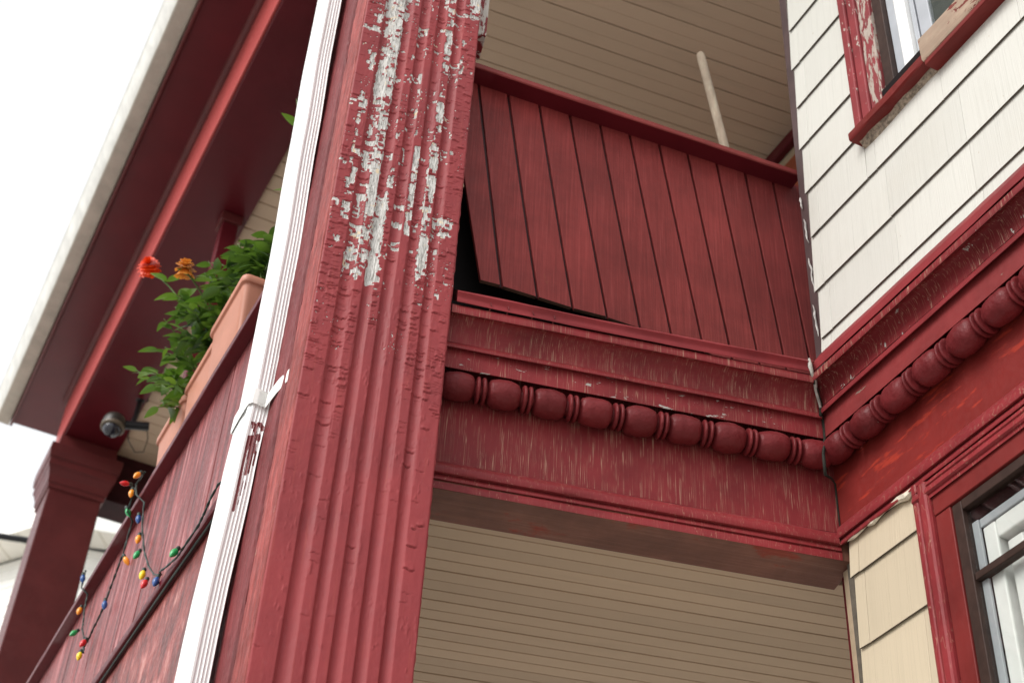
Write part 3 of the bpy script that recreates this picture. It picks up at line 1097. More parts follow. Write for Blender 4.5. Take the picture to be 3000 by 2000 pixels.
# wall at the back of the upper porch (its top strip shows between rail and bay wall)
bw = Thing('porch_back_wall', 'sliver of tan wall with red ceiling trim beyond the rail end', 'wall', (2.95, 3.4, 4.17), PH_C)
bw.part('wall', MB().box(2.90, 3.1, 2.95, 8.0, 4.17, 6.6), plain('tan_wall_paint', (0.40, 0.31, 0.21), 0.6))
bw.part('ceiling_trim', MB().box(2.862, 2.90, 2.95, 8.0, 6.535, 6.598), M['redplain'], bevel=0.008)
bw.part('door_casing', MB().box(2.868, 2.899, 2.95, 3.86, 4.17, 6.44), M['orangedoor'], bevel=0.003)

# ------------------------------------------------------------------ rail and loose grooved panel of the upper porch
O_U = np.array([0.421, 2.93])
cu_, su_ = math.cos(PH_U), math.sin(PH_U)
ou = (O_U[0] * cu_ + O_U[1] * su_, -O_U[0] * su_ + O_U[1] * cu_)   # rail origin in the upper frame
pan = Thing('rail_panel', 'loose red grooved plank panel under a wooden rail, lifted at its lower left corner', 'panel', (ou[0] + 0.55, ou[1], 4.2), PH_U)
TOPS = [-0.088, 0.012, 0.107, 0.208, 0.308, 0.409, 0.508, 0.608, 0.706, 0.807, 0.907, 1.007, 1.108]
BOTS = [0.060, 0.124, 0.229, 0.333, 0.437, 0.538, 0.637, 0.737, 0.829, 0.918, 1.006, 1.092, 1.176]
ZB = [4.256, 4.260, 4.264, 4.268, 4.271, 4.272, 4.270, 4.265, 4.256, 4.246, 4.238, 4.230, 4.22]
OUTB = [-0.030, -0.028, -0.024, -0.020, -0.016, -0.012, -0.008, -0.004, 0, 0, 0, 0, 0]      # the loose corner stands out
for i in range(12):
    g0 = 0.0042
    t0, t1, b0, b1 = TOPS[i] + g0, TOPS[i + 1] - g0, BOTS[i] + g0, BOTS[i + 1] - g0
    if i == 11:
        t1, b1 = t1 + 0.02, b1 + 0.03
    zt = 5.075
    nn = 9
    b = MB()
    F0, F1 = [], []
    for k in range(nn):
        f = k / (nn - 1)
        e = 0.0009 * (vnoise(np.array([f * 9 + i * 3.0]), np.array([i * 1.7]), 5)[0] - 0.5)
        yb = ou[1] + (1 - f) * 0.0 + 0
        y0_ = ou[1] + (OUTB[i] * (1 - f) ** 1.5)
        y1_ = ou[1] + (OUTB[i + 1] * (1 - f) ** 1.5)
        z0_, z1_ = ZB[i] + (zt - ZB[i]) * f, ZB[i + 1] + (zt - ZB[i + 1]) * f
        if k == 0:
            z0_ += rnd.uniform(-0.003, 0.003)
            z1_ += rnd.uniform(-0.003, 0.003)
        xa = ou[0] + b0 + (t0 - b0) * f + e
        xb = ou[0] + b1 + (t1 - b1) * f + e
        F0.append(((xa, y0_, z0_), (xb, y1_, z1_)))
        F1.append(((xa, y0_ + 0.012, z0_), (xb, y1_ + 0.012, z1_)))
    for k in range(nn - 1):
        b.hexa([F0[k][0], F0[k][1], F1[k][1], F1[k][0], F0[k + 1][0], F0[k + 1][1], F1[k + 1][1], F1[k + 1][0]], 0)
    # keep only the outer skin: the bottom end shows raw wood
    b2 = MB()
    vs_ = []
    for k in range(nn):
        vs_ += [F0[k][0], F0[k][1], F1[k][1], F1[k][0]]
    fs = []
    for k in range(nn - 1):
        o = k * 4
        for a, c in ((0, 1), (1, 2), (2, 3), (3, 0)):
            fs.append((o + a, o + c, o + 4 + c, o + 4 + a))
    b2.add(vs_, fs, 0)
    b2.add(vs_[:4], [(3, 2, 1, 0)], 1)
    b2.add(vs_[-4:], [(0, 1, 2, 3)], 0)
    pan.part('plank', b2, [M['plank'], M['plankedge']], bevel=0.0018)
# tongues behind the grooves, their colour darkened to paint in the groove shade
b = MB()
for i in range(1, 12):
    for w in (0.009,):
        zt = 5.07
        b.hexa([(ou[0] + BOTS[i] - w, ou[1] + OUTB[i] + 0.0105, ZB[i] + 0.004), (ou[0] + BOTS[i] + w, ou[1] + OUTB[i] + 0.0105, ZB[i] + 0.004),
                (ou[0] + BOTS[i] + w, ou[1] + OUTB[i] + 0.0165, ZB[i] + 0.004), (ou[0] + BOTS[i] - w, ou[1] + OUTB[i] + 0.0165, ZB[i] + 0.004),
                (ou[0] + TOPS[i] - w, ou[1] + 0.0105, zt), (ou[0] + TOPS[i] + w, ou[1] + 0.0105, zt),
                (ou[0] + TOPS[i] + w, ou[1] + 0.0165, zt), (ou[0] + TOPS[i] - w, ou[1] + 0.0165, zt)])
pan.part('tongue_strip', b, plain('groove_shade_dark', (0.035, 0.008, 0.009), 0.7, 0.3, 30), kind='stuff')
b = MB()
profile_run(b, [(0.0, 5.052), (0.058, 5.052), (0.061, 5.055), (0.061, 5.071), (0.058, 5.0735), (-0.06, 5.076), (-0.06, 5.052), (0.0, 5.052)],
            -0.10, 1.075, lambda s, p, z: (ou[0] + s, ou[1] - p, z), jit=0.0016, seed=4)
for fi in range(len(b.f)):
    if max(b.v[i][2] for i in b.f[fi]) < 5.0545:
        b.m[fi] = 1  # rail underside in darker maroon: its deep shade is painted on
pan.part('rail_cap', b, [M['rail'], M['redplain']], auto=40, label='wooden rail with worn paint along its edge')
b = MB().box(ou[0] - 0.05, ou[0] + 1.25, ou[1] + 0.09, ou[1] + 0.115, 4.10, 4.66)
b.box(ou[0] - 0.06, ou[0] + 1.25, ou[1] + 0.075, ou[1] + 0.125, 4.662, 4.69)
pan.part('inner_board', b, M['dark'])  # board blackened: the shade behind the panel is in its colour

# stick leaning inside the rail
b = MB()
a0, a1 = Vector((1.289, 3.3, 5.925)), Vector((1.62, 3.42, 4.25))
d = (a1 - a0).normalized()
b.lathe([(0.0, 0.004), (0.002, 0.0085), (0.006, 0.0125), (0.012, 0.0145), (0.03, 0.0155), (0.5, 0.0155), (1.0, 0.0155), (1.7, 0.0155)], a0, d, 16)
solo('broom_handle', b, M['stick'], 'grey weathered wooden handle poking up behind the porch rail', 'broom handle', base=tuple(a1), smooth=True)

# ------------------------------------------------------------------ bay wall on the right
hw = Thing('house_wall', 'cream shingled house wall with red trim and windows on the right', 'house wall', (CN + 0.1, CT - 0.9, 0), PH_C)
R_END = -1.75
rT = lambda r: PC(r, 2.0)[1]
UW = (-0.288, -1.25)        # upper window, outer casing edges
LW = (-0.292, -1.25)
ZSILL = PC(0, 4.80)[2]
b = MB()
# sheathing round the two window openings
tA, tB = rT(0.0) + 0.0, rT(R_END)
th_ = 0.09
n0, n1 = CN + 0.010, CN + th_
uo = (rT(-0.40), rT(-1.14), PC(0, 4.82)[2], 6.4)
lo = (rT(-0.40), rT(-1.14), 2.2, PC(0, 3.50)[2])
b.box(n0, n1, uo[0], tA, 0, 7.0)
b.box(n0, n1, tB, uo[1], 0, 7.0)
b.box(n0, n1, uo[1], uo[0], lo[3], uo[2])
b.box(n0, n1, uo[1], uo[0], 0, lo[2])
b.box(n0, n1, uo[1], uo[0], uo[3], 7.0)
hw.part('sheathing', b, M['butt'])
# dim room behind the windows
b = MB()
b.box(n1 + 0.5, n1 + 0.52, tB, tA - 0.34, 0, 7.0)
b.box(n1, n1 + 0.5, tA - 0.36, tA - 0.34, 0, 7.0)
b.box(n1, n1 + 0.5, tB, tB + 0.02, 0, 7.0)
b.box(n1, n1 + 0.5, tB, tA - 0.34, 3.95, 4.0)
b.box(n1, n1 + 0.5, tB, tA - 0.34, 6.98, 7.0)
hw.part('room', b, M['room'])
# dark return board at the back edge of the wall
b = MB().box(CN + 0.012, CN + 0.10, tA + 0.001, tA + 0.040, 4.19, 7.0)
hw.part('corner_board', b, plain('dark_corner_board', (0.075, 0.045, 0.045), 0.5, 0.2), bevel=0.003)
b = MB().box(CN + 0.012, CN + 0.10, tA + 0.001, tA + 0.022, 0.2, 3.57)
hw.part('corner_board', b, plain('tan_corner_edge', (0.36, 0.27, 0.18), 0.6, 0.25), bevel=0.003)
b = MB().box(CN + 0.03, CN + 0.12, tA + 0.024, tA + 0.052, 0.2, 3.575)
hw.part('corner_board', b, M['redplain'], bevel=0.003)


def shingle(r0, r1, zb, zt, mat, bad=False):
    """one shingle: butt at zb proud, top at zt tucked under the next course"""
    g0 = 0.0004
    ya, yb = rT(r0) - g0, rT(r1) + g0
    p0, p1 = 0.0095, 0.001
    th = 0.0055
    tl = rnd.uniform(-0.0012, 0.0012)
    c = [(CN - p0, yb, zb + tl), (CN - p0, ya, zb - tl), (CN - p0 + th, ya, zb - tl), (CN - p0 + th, yb, zb + tl),
         (CN - p1, yb, zt), (CN - p1, ya, zt), (CN - p1 + th, ya, zt), (CN - p1 + th, yb, zt)]
    b_ = MB().hexa(c, 0, under=1)
    hw.part('shingle', b_, [mat, M['butt']], bevel=0.0009)


def course(zb, zt, r_left, r_right, mat, off):
    r = r_left
    first = True
    while r > r_right:
        w = (0.035 + 0.02 * rnd.random()) if first and rnd.random() < 0.65 else rnd.choice((0.30, 0.31, 0.295, 0.302)) + rnd.uniform(-0.012, 0.012)
        if first and w > 0.1:
            w = 0.10 + 0.2 * rnd.random()
        r2 = max(r - w, r_right)
        if r2 - r_right < 0.03:
            r2 = r_right
        shingle(r, r2, zb, zt, mat)
        r = r2
        first = False


zk = [PC(0, z)[2] for z in (4.06, 4.266, 4.442, 4.648, 4.832, 5.026, 5.209, 5.396, 5.584, 5.772, 5.96, 6.15, 6.34, 6.53, 6.72)]
for i in range(len(zk) - 1):
    zb, zt = zk[i], zk[i + 1] + 0.015
    left = -0.008 - 0.014 * ((i * 0.618) % 1.0)
    if i == 0:
        zb = PC(0, 4.19)[2]
    if zt < PC(0, 4.79)[2]:
        course(zb, zt, left, R_END, M['shingle'], i)
    elif zb < PC(0, 4.775)[2]:
        # course that the sill cuts: full height left of the window, short under it
        course(zb, zt, left, UW[0] - 0.0, M['shingle'], i)
        course(zb, PC(0, 4.790)[2], UW[0] - 0.0005, R_END, M['shingle'], i)
    else:
        course(zb, zt, left, UW[0] + 0.004, M['shingle'], i)
        course(zb, zt, UW[1], R_END, M['shingle'], i)
zl = [PC(0, 3.612 - 0.0)[2], PC(0, 3.505)[2], PC(0, 3.312)[2], PC(0, 3.118)[2], PC(0, 2.925)[2], PC(0, 2.73)[2], PC(0, 2.53)[2], PC(0, 2.34)[2]]
for i in range(len(zl) - 1):
    zb, zt = zl[i + 1], zl[i] + (0.014 if i else 0.0)
    left = -0.030 - 0.006 * (i % 2)
    if i < 2:
        shingle(left, -0.066 if i == 0 else -0.075, zb + 0.002, zt, M['shinglecream'])
        shingle(-0.0665 if i == 0 else -0.0755, LW[0] + 0.002, zb, zt, M['shinglecream'])
    else:
        course(zb, zt, left, LW[0] + 0.002, M['shinglecream'], i)

# cornice of the bay
fC = lambda s, p, z: (CN - p, s, z)


def runC(name, lst, mat, seed, jit=0.001, r0=0.0, r1=R_END, auto=45, label=None, parent=None):
    prof_ = [(p, PC(0, zm, p)[2]) for p, zm in lst]
    n = 70
    Pm = np.zeros((n, len(prof_), 3))
    for k, (p, z) in enumerate(prof_):
        if r0 == 0.0:      # mitre against the beam
            y_in = (YF - p - math.sin(PH_C) * (CN - p)) / math.cos(PH_C) if False else None
            # frame y of the beam's plane world y = YF - p at n = CN - p
            ys = (YF - p - math.sin(PH_C) * (CN - p)) / math.cos(PH_C) + 0.003
        else:
            ys = rT(r0)
        S = np.linspace(ys, rT(r1), n)
        dp = (fbm(S * 9 + k * 0.35, S * 0 + k * 0.3 + seed, seed, 3) - 0.5) * 2 * jit
        dz = (fbm(S * 7 + k * 0.2 + 50, S * 0 + k * 0.3 + seed, seed + 3, 3) - 0.5) * 2 * jit
        Pm[:, k] = np.stack([CN - (p + dp), S, z + dz], 1)
    b_ = MB().grid(Pm)
    o = len(b_.v)
    k = len(prof_)
    b_.v += [tuple(x) for x in Pm[0]]
    b_.f.append(tuple(range(o, o + k)))
    b_.m.append(0)
    return hw.part(name, b_, mat, auto=auto, label=label, parent=parent)


runC('cornice_cap', [(0.004, 4.193), (0.098, 4.193), (0.100, 4.196), (0.100, 4.217), (0.096, 4.222), (0.004, 4.232)], M['ctop'], 21, 0.0016)
cov = [(0.060 + 0.044 * (1 - math.cos(a)), 4.062 + 0.103 * math.sin(a)) for a in [math.pi / 2 * k / 10 for k in range(11)]]
runC('cove', [(0.05, 4.061)] + cov + [(0.108, 4.166), (0.109, 4.170), (0.109, 4.188), (0.02, 4.189)], M['ccove'], 23, 0.0010,
     label='dark red cornice cove with chipped and streaked paint')
runC('fillet', [(0.05, 4.040), (0.064, 4.040), (0.069, 4.044), (0.070, 4.051), (0.068, 4.057), (0.062, 4.0605), (0.05, 4.0605)], M['ctop'], 25, 0.0014)
runC('fascia_board', [(0.0, 3.957), (0.050, 3.957), (0.053, 3.960), (0.053, 4.000), (0.053, 4.0395)], M['cfascia'], 27, 0.0012)
runC('frieze', [(0.0, 3.668), (0.0, 3.72), (0.0, 3.80), (0.0, 3.88), (0.0, 3.96)], M['cfrieze'], 29, 0.001, label='bright red freshly painted frieze')
runC('bottom_moulding', [(-0.01, 3.674), (0.006, 3.674), (0.014, 3.672), (0.021, 3.667), (0.025, 3.660), (0.026, 3.652), (0.024, 3.644), (0.019, 3.639), (0.013, 3.637),
                         (0.013, 3.634), (0.018, 3.630), (0.0195, 3.625), (0.018, 3.620), (0.012, 3.616), (-0.01, 3.614)], M['mould'], 31, 0.0012)
runC('window_head_moulding', [(-0.01, 3.6135), (0.020, 3.6135), (0.023, 3.606), (0.019, 3.600), (0.024, 3.596), (0.026, 3.588), (0.022, 3.580), (0.018, 3.576), (0.018, 3.566), (-0.01, 3.564)],
     M['mould'], 33, 0.0010, r0=LW[0] - 0.004)
bc = [-0.073 - 0.1235 * k for k in range(14)]
bead_run(hw, 'bead_moulding', M['bead'], [rT(r) for r in bc], lambda s: (CN - 0.037, s, 3.872), math.pi / 2 - 0.0, 'row of carved egg beads under the bay cornice')
b = MB()
zz = PC(0, 3.612)[2]
path = [Vector((CN - 0.012, rT(-0.035 - 0.026 * k), zz - 0.004 + rnd.uniform(-0.006, 0.003))) for k in range(11)]
b.tube(path, [0.004, 0.006, 0.003, 0.005, 0.007, 0.006, 0.003, 0.006, 0.009, 0.011, 0.006], 6)
hw.part('caulk_line', b, plain('cream_broken_caulk', (0.70, 0.62, 0.50), 0.7, 0.25, 60, bump=0.6))

# strips of dried caulk and torn flashing where the panel meets the wall
b = MB()
for zs_, ln, dy in ((4.78, 0.10, 0.030), (4.62, 0.14, 0.026), (4.44, 0.12, 0.03), (4.88, 0.05, 0.036)):
    pts = [Vector((CN + 0.004 + rnd.uniform(-0.002, 0.004), tA + dy - 0.012 + rnd.uniform(-0.002, 0.002) - (ln * f) * 0.06, zs_ - ln * f)) for f in np.linspace(0, 1, 7)]
    b.tube(pts, [0.001, 0.0025, 0.0035, 0.002, 0.003, 0.002, 0.0008], 5)
hw.part('torn_caulk', b, plain('torn_white_caulk', (0.50, 0.48, 0.45), 0.7, 0.3, 60, bump=0.5))


def runV(b_, r0, r1, z0, z1, p, m=0, pb=-0.012):
    b_.box(CN - p, CN - pb, rT(r1), rT(r0), z0, z1, m)
    return b_


# ---- upper window
zs0 = PC(0, 4.825)[2]
w1 = hw.part('window', runV(MB(), -0.412, -0.45, zs0 + 0.006, 6.3, 0.006, pb=-0.03), M['bronze'], bevel=0.002, label='upper window with worn red casing and bare wooden sill')
b = MB()
runV(b, UW[0], UW[0] - 0.030, zs0, 6.5, 0.030)
runV(b, UW[0] - 0.032, UW[0] - 0.068, zs0, 6.5, 0.024)
hw.part('casing', b, M['casingmid'], parent=w1, bevel=0.005)
hw.part('casing', runV(MB(), UW[0] - 0.070, -0.411, zs0, 6.5, 0.018), M['casingworn'], parent=w1, bevel=0.003)
b = MB()
runV(b, -0.451, -0.485, zs0 + 0.01, 6.3, -0.012, pb=-0.03)
runV(b, -0.530, -0.548, zs0 + 0.01, 6.3, -0.022, pb=-0.05)
runV(b, -0.560, -0.605, zs0 + 0.01, 6.3, -0.016, pb=-0.05)
hw.part('track', b, M['greyvinyl'], parent=w1, bevel=0.002)
hw.part('jamb', runV(MB(), -0.486, -0.528, zs0 + 0.01, 6.3, -0.006, pb=-0.03), M['vinyl'], parent=w1, bevel=0.003)
hw.part('screen', runV(MB(), -0.606, -1.14, zs0 + 0.01, 6.3, -0.030, pb=-0.033), M['screen'], parent=w1)
hw.part('pane', runV(MB(), -0.606, -1.14, zs0 + 0.01, 6.3, -0.020, pb=-0.024), M['glass'], parent=w1)
hw.part('sill_track', runV(MB(), -0.408, -0.66, zs0 + 0.001, zs0 + 0.062, 0.020), M['black'], parent=w1, bevel=0.002)
b = MB()
profile_run(b, [(-0.01, zs0), (0.046, zs0 - 0.006), (0.049, zs0 - 0.010), (0.048, zs0 - 0.034), (0.044, zs0 - 0.038), (-0.01, zs0 - 0.037)],
            rT(-0.280), rT(-0.606), lambda s, p, z: (CN - p, s, z), jit=0.0022, seed=8)
hw.part('sill', b, M['casing'], parent=w1, auto=40)
b = MB()
profile_run(b, [(-0.01, zs0 + 0.06), (0.046, zs0 + 0.055), (0.051, zs0 + 0.050), (0.050, zs0 - 0.030), (0.045, zs0 - 0.036), (-0.01, zs0 - 0.035)],
            rT(-0.607), rT(-1.30), lambda s, p, z: (CN - p, s, z), jit=0.003, seed=9)
hw.part('sill', b, M['rawsill'], parent=w1, auto=40, label='bare splintered wooden sill board')
hw.part('sill_apron', runV(MB(), -0.61, -1.30, zs0 - 0.056, zs0 - 0.038, 0.046), M['casing'], parent=w1, bevel=0.003)
b = MB()
profile_run(b, [(0.0, zs0 - 0.060), (0.011, zs0 - 0.052), (0.014, zs0 - 0.046), (0.022, zs0 - 0.037), (0.0, zs0 - 0.034)],
            rT(-0.292), rT(-0.62), lambda s, p, z: (CN - p, s, z), step=0.005, jit=0.011, seed=19)
hw.part('crumbled_caulk', b, plain('brown_crumbled_caulk', (0.30, 0.25, 0.19), 0.9, 0.5, 90, bump=0.8), parent=w1)

# ---- lower window
zh = PC(0, 3.570)[2]
zf = PC(0, 3.503)[2]
zg = PC(0, 3.476)[2]
b = MB()
runV(b, LW[0], LW[0] - 0.022, 2.1, PC(0, 3.612)[2], 0.022)
w2 = hw.part('window', b, M['mould'], bevel=0.006, label='lower window with glossy red frame and brown storm sash')
hw.part('casing', runV(MB(), LW[0] - 0.023, LW[0] - 0.056, 2.1, PC(0, 3.600)[2], 0.026), M['mould'], parent=w2, bevel=0.009)
hw.part('casing', runV(MB(), LW[0] - 0.057, -0.399, 2.1, zf - 0.002, 0.010), M['casing'], parent=w2, bevel=0.002)
hw.part('casing', runV(MB(), LW[0] - 0.057, R_END, zf, zh, 0.012), M['casing'], parent=w2, bevel=0.002)
b = MB()
runV(b, -0.400, -0.431, 2.1, zf - 0.0025, 0.006, pb=-0.03)
runV(b, -0.4315, -1.14, zg, zf - 0.0025, 0.006, pb=-0.03)
zm_ = PC(0, 3.305)[2]
runV(b, -0.4315, -1.14, zm_ - 0.008, zm_ + 0.010, 0.002, pb=-0.02)
hw.part('storm_frame', b, M['bronze'], parent=w2, bevel=0.002)
b = MB()
runV(b, -0.4315, -1.14, zg - 0.030, zg, -0.016, pb=-0.028)
hw.part('track', b, M['black'], parent=w2, bevel=0.002)
b = MB()
runV(b, -0.4315, -0.452, 2.1, zg - 0.031, -0.014, pb=-0.022)
runV(b, -0.452, -1.14, zg - 0.052, zg - 0.031, -0.018, pb=-0.026)
hw.part('track', b, M['greyvinyl'], parent=w2, bevel=0.002)
b = MB()
runV(b, -0.453, -0.492, 2.1, zg - 0.053, -0.022, pb=-0.06)
runV(b, -0.493, -1.14, zg - 0.098, zg - 0.053, -0.022, pb=-0.06)
runV(b, -0.505, -0.552, 2.1, zg - 0.11, -0.034, pb=-0.075)
runV(b, -0.553, -1.14, zg - 0.155, zg - 0.11, -0.034, pb=-0.075)
hw.part('sash', b, M['vinyl'], parent=w2, bevel=0.004)
runV_b = MB()
runV(runV_b, -0.575, -0.597, 2.1, zg - 0.160, -0.050, pb=-0.070)
runV(runV_b, -0.598, -1.14, zg - 0.186, zg - 0.162, -0.050, pb=-0.070)
hw.part('sash', runV_b, M['greyvinyl'], parent=w2, bevel=0.002)
hw.part('pane', runV(MB(), -0.4315, -1.14, 2.1, zg, -0.006, pb=-0.009), M['glass'], parent=w2)
hw.part('blind', runV(MB(), -0.57, -1.14, 2.1, zg - 0.146, -0.080, pb=-0.085), plain('pale_blind', (0.62, 0.63, 0.60), 0.7, 0.2, 4), parent=w2)

# ------------------------------------------------------------------ side porch on the left (frame: x inward, y along, away)
NBp = 0.75
T0, T1 = 3.06, 7.80
par = Thing('side_parapet', 'red board parapet of the side porch hung with coloured lights', 'parapet', (NBp + 0.05, 4.6, 3.0), PH_B)
t = 3.06
k = 0
while t < T1:
    zz = rnd.uniform(-0.0008, 0.0008)
    b = MB().box(NBp + zz, NBp + 0.02, t + 0.0035, min(t + 0.222, T1) - 0.0035, 3.735, 4.352)
    par.part('plank', b, M['sideplank'], bevel=0.003)
    t += 0.222
b = MB().box(NBp + 0.008, NBp + 0.10, T0, T1, 3.0, 4.352)
par.part('backing', b, M['redplain'])
b = MB()
profile_run(b, [(0.0, 4.352), (-0.036, 4.352), (-0.038, 4.354), (-0.038, 4.378), (-0.036, 4.380), (0.20, 4.384), (0.20, 4.352), (0.0, 4.352)],
            T0, T1, lambda s, p, z: (NBp + p, s, z), step=0.06, jit=0.001, seed=2)
par.part('cap', b, M['redplain'], auto=40)
b = MB()
profile_run(b, [(0.0, 3.705), (-0.022, 3.705), (-0.024, 3.708), (-0.024, 3.731), (-0.021, 3.734), (0.01, 3.735)],
            T0, T1, lambda s, p, z: (NBp + p, s, z), step=0.06, jit=0.001, seed=6)
par.part('trim_strip', b, M['redplain'], auto=40)
t = 3.06
while t < T1:
    b = MB().box(NBp + 0.001, NBp + 0.02, t + 0.002, min(t + 1.21, T1), 2.55, 3.7045)
    par.part('lower_panel', b, M['sideply'], bevel=0.002)
    t += 1.213
b = MB().tube([(NBp - 0.012, 3.07, 3.702), (NBp - 0.010, 3.3, 3.700), (NBp - 0.012, 3.7, 3.699), (NBp - 0.010, 4.4, 3.701), (NBp - 0.012, 5.2, 3.700)], 0.004, 6)
par.part('cable', b, M['wire'], smooth=True)

# eave, beam and ceiling over the side porch
ZBm, ZSf = 6.80, 7.25
rf = Thing('side_porch_roof', 'overhanging red eave with white gutter above the side porch', 'porch roof', (1.2, 5.6, ZBm), PH_B)
TR = 8.55
b = MB().box(NBp, 1.085, 2.75, 8.13, ZBm, ZSf - 0.001)
rf.part('beam', b, M['redplain'], bevel=0.006)
b = MB().box(NBp - 0.014, NBp - 0.001, 2.75, 8.12, ZBm + 0.012, 7.205)  # lighter copy of the beam's paint: light on this face is coloured in
rf.part('beam_face', b, paint('lit_salmon_beam_face', (0.42, 0.072, 0.066), var=0.08, rough=0.4, bump=0.02, fine=0.05), bevel=0.003, label='roof beam face with light painted into its salmon red')
b = MB()
profile_run(b, [(-0.002, 7.206), (-0.024, 7.206), (-0.030, 7.214), (-0.026, 7.226), (-0.042, 7.236), (-0.046, 7.2485), (-0.002, 7.2485)], 2.75, 8.13,
            lambda s, p, z: (NBp + p, s, z), step=0.2, jit=0.001, seed=9)
rf.part('beam_moulding', b, M['redcol'], auto=50)
b = MB().box(0.487, 2.9, 2.75, TR, ZSf, 7.30)
rf.part('soffit', b, M['redplain'], bevel=0.004)
b = MB().box(0.470, 0.4865, 2.75, TR + 0.01, ZSf - 0.022, 7.42)
rf.part('fascia', b, M['redcol'], bevel=0.004)
b = MB()
profile_run(b, [(0.468, 7.40), (0.468, 7.262), (0.462, 7.256), (0.392, 7.262), (0.382, 7.268), (0.362, 7.32), (0.345, 7.345), (0.340, 7.385), (0.333, 7.392), (0.333, 7.408), (0.345, 7.412), (0.36, 7.40)],
            2.75, TR + 0.05, lambda s, p, z: (p, s, z), step=0.25, jit=0.0012, seed=5)
me_b = b
for fi in range(len(b.f)):
    vs4 = [b.v[i] for i in b.f[fi]]
    zc_ = sum(v[2] for v in vs4) / len(vs4)
    b.m[fi] = 1 if zc_ < 7.268 else 0  # underside tan: its shade is put into the colour, beside real dirt spots
rf.part('gutter', b, [M['gutter'], M['gutterunder']], auto=40)
b = MB().add([(0.42, 2.75, 7.425), (0.42, TR, 7.425), (2.9, TR, 8.3), (2.9, 2.75, 8.3), (0.42, 2.75, 7.31), (0.42, TR, 7.31), (2.9, TR, 7.31), (2.9, 2.75, 7.31)],
             [(0, 1, 2, 3), (4, 7, 6, 5), (0, 4, 5, 1), (1, 5, 6, 2), (2, 6, 7, 3), (3, 7, 4, 0)])
rf.part('roof_slope', b, M['shingleroof'])
b = MB().box(1.086, 2.6, 7.90, 8.12, 6.50, ZSf - 0.002)  # cross beam in a much darker maroon than the roof beam
rf.part('cross_beam', b, plain('very_dark_maroon_paint', (0.040, 0.008, 0.010), 0.6, 0.3, 10, spec=0.15), bevel=0.005)
cs = Thing('side_porch_ceiling', 'tan board ceiling of the side porch behind the flowers', 'ceiling', (1.9, 5.2, 6.83), PH_B)
y = 2.75
while y < 7.9:
    b = MB().box(1.086, 2.7, y + 0.003, y + 0.105 - 0.003, 6.83, 6.85)
    cs.part('ceiling_board', b, M['tanboard2'], bevel=0.003)
    y += 0.105
cs.part('backing', MB().box(1.086, 2.7, 2.75, 7.9, 6.846, 6.9), M['dark'])
solo('side_porch_floor', MB().box(NBp + 0.11, 2.9, 4.75, 7.8, 3.72, 3.80), M['dark'], phi=PH_B, kind='structure')

pst = Thing('inner_post', 'slim red post rising behind the flower boxes', 'post', (1.01, 5.54, 3.5), PH_B)
pst.part('shaft', MB().box(0.965, 1.045, 5.50, 5.58, 3.5, 6.74), M['redplain'], bevel=0.004)
pst.part('cap', MB().box(0.95, 1.06, 5.485, 5.595, 6.741, 6.799), M['redcol'], bevel=0.006)

colm = Thing('porch_column', 'square red column with flared capital at the far end of the side porch', 'column', (0.91, 7.98, 3.4), PH_B)
b = MB()
zz = [3.4, 6.50]
w0, w1_ = 0.012, 0.0
cn, ct, hw_ = 0.907, 7.985, 0.157
c = []
for z, g in ((3.4, 0.012), (6.52, 0.0)):
    h_ = hw_ + g
    c += [(cn - h_, ct - h_, z), (cn + h_, ct - h_, z), (cn + h_, ct + h_, z), (cn - h_, ct + h_, z)]
b.hexa(c)
colm.part('shaft', b, M['redcol'], bevel=0.006)
b = MB()
prv = [(hw_ + 0.003, 6.42), (hw_ + 0.012, 6.425), (hw_ + 0.012, 6.45), (hw_ + 0.02, 6.46), (hw_ + 0.024, 6.50), (hw_ + 0.036, 6.54), (hw_ + 0.046, 6.56), (hw_ + 0.046, 6.60),
       (hw_ + 0.055, 6.61), (hw_ + 0.060, 6.65), (hw_ + 0.060, 6.70), (hw_ + 0.05, 6.705), (hw_ + 0.02, 6.72), (hw_ + 0.012, 6.798)]
vs_, fs = [], []
for h_, z in prv:
    vs_ += [(cn - h_, ct - h_, z), (cn + h_, ct - h_, z), (cn + h_, ct + h_, z), (cn - h_, ct + h_, z)]
for i in range(len(prv) - 1):
    for k in range(4):
        fs.append((i * 4 + k, i * 4 + (k + 1) % 4, i * 4 + 4 + (k + 1) % 4, i * 4 + 4 + k))
fs += [(3, 2, 1, 0), tuple(range(len(vs_) - 4, len(vs_)))]
b.add(vs_, fs)
colm.part('capital', b, M['redcol'], bevel=0.002)

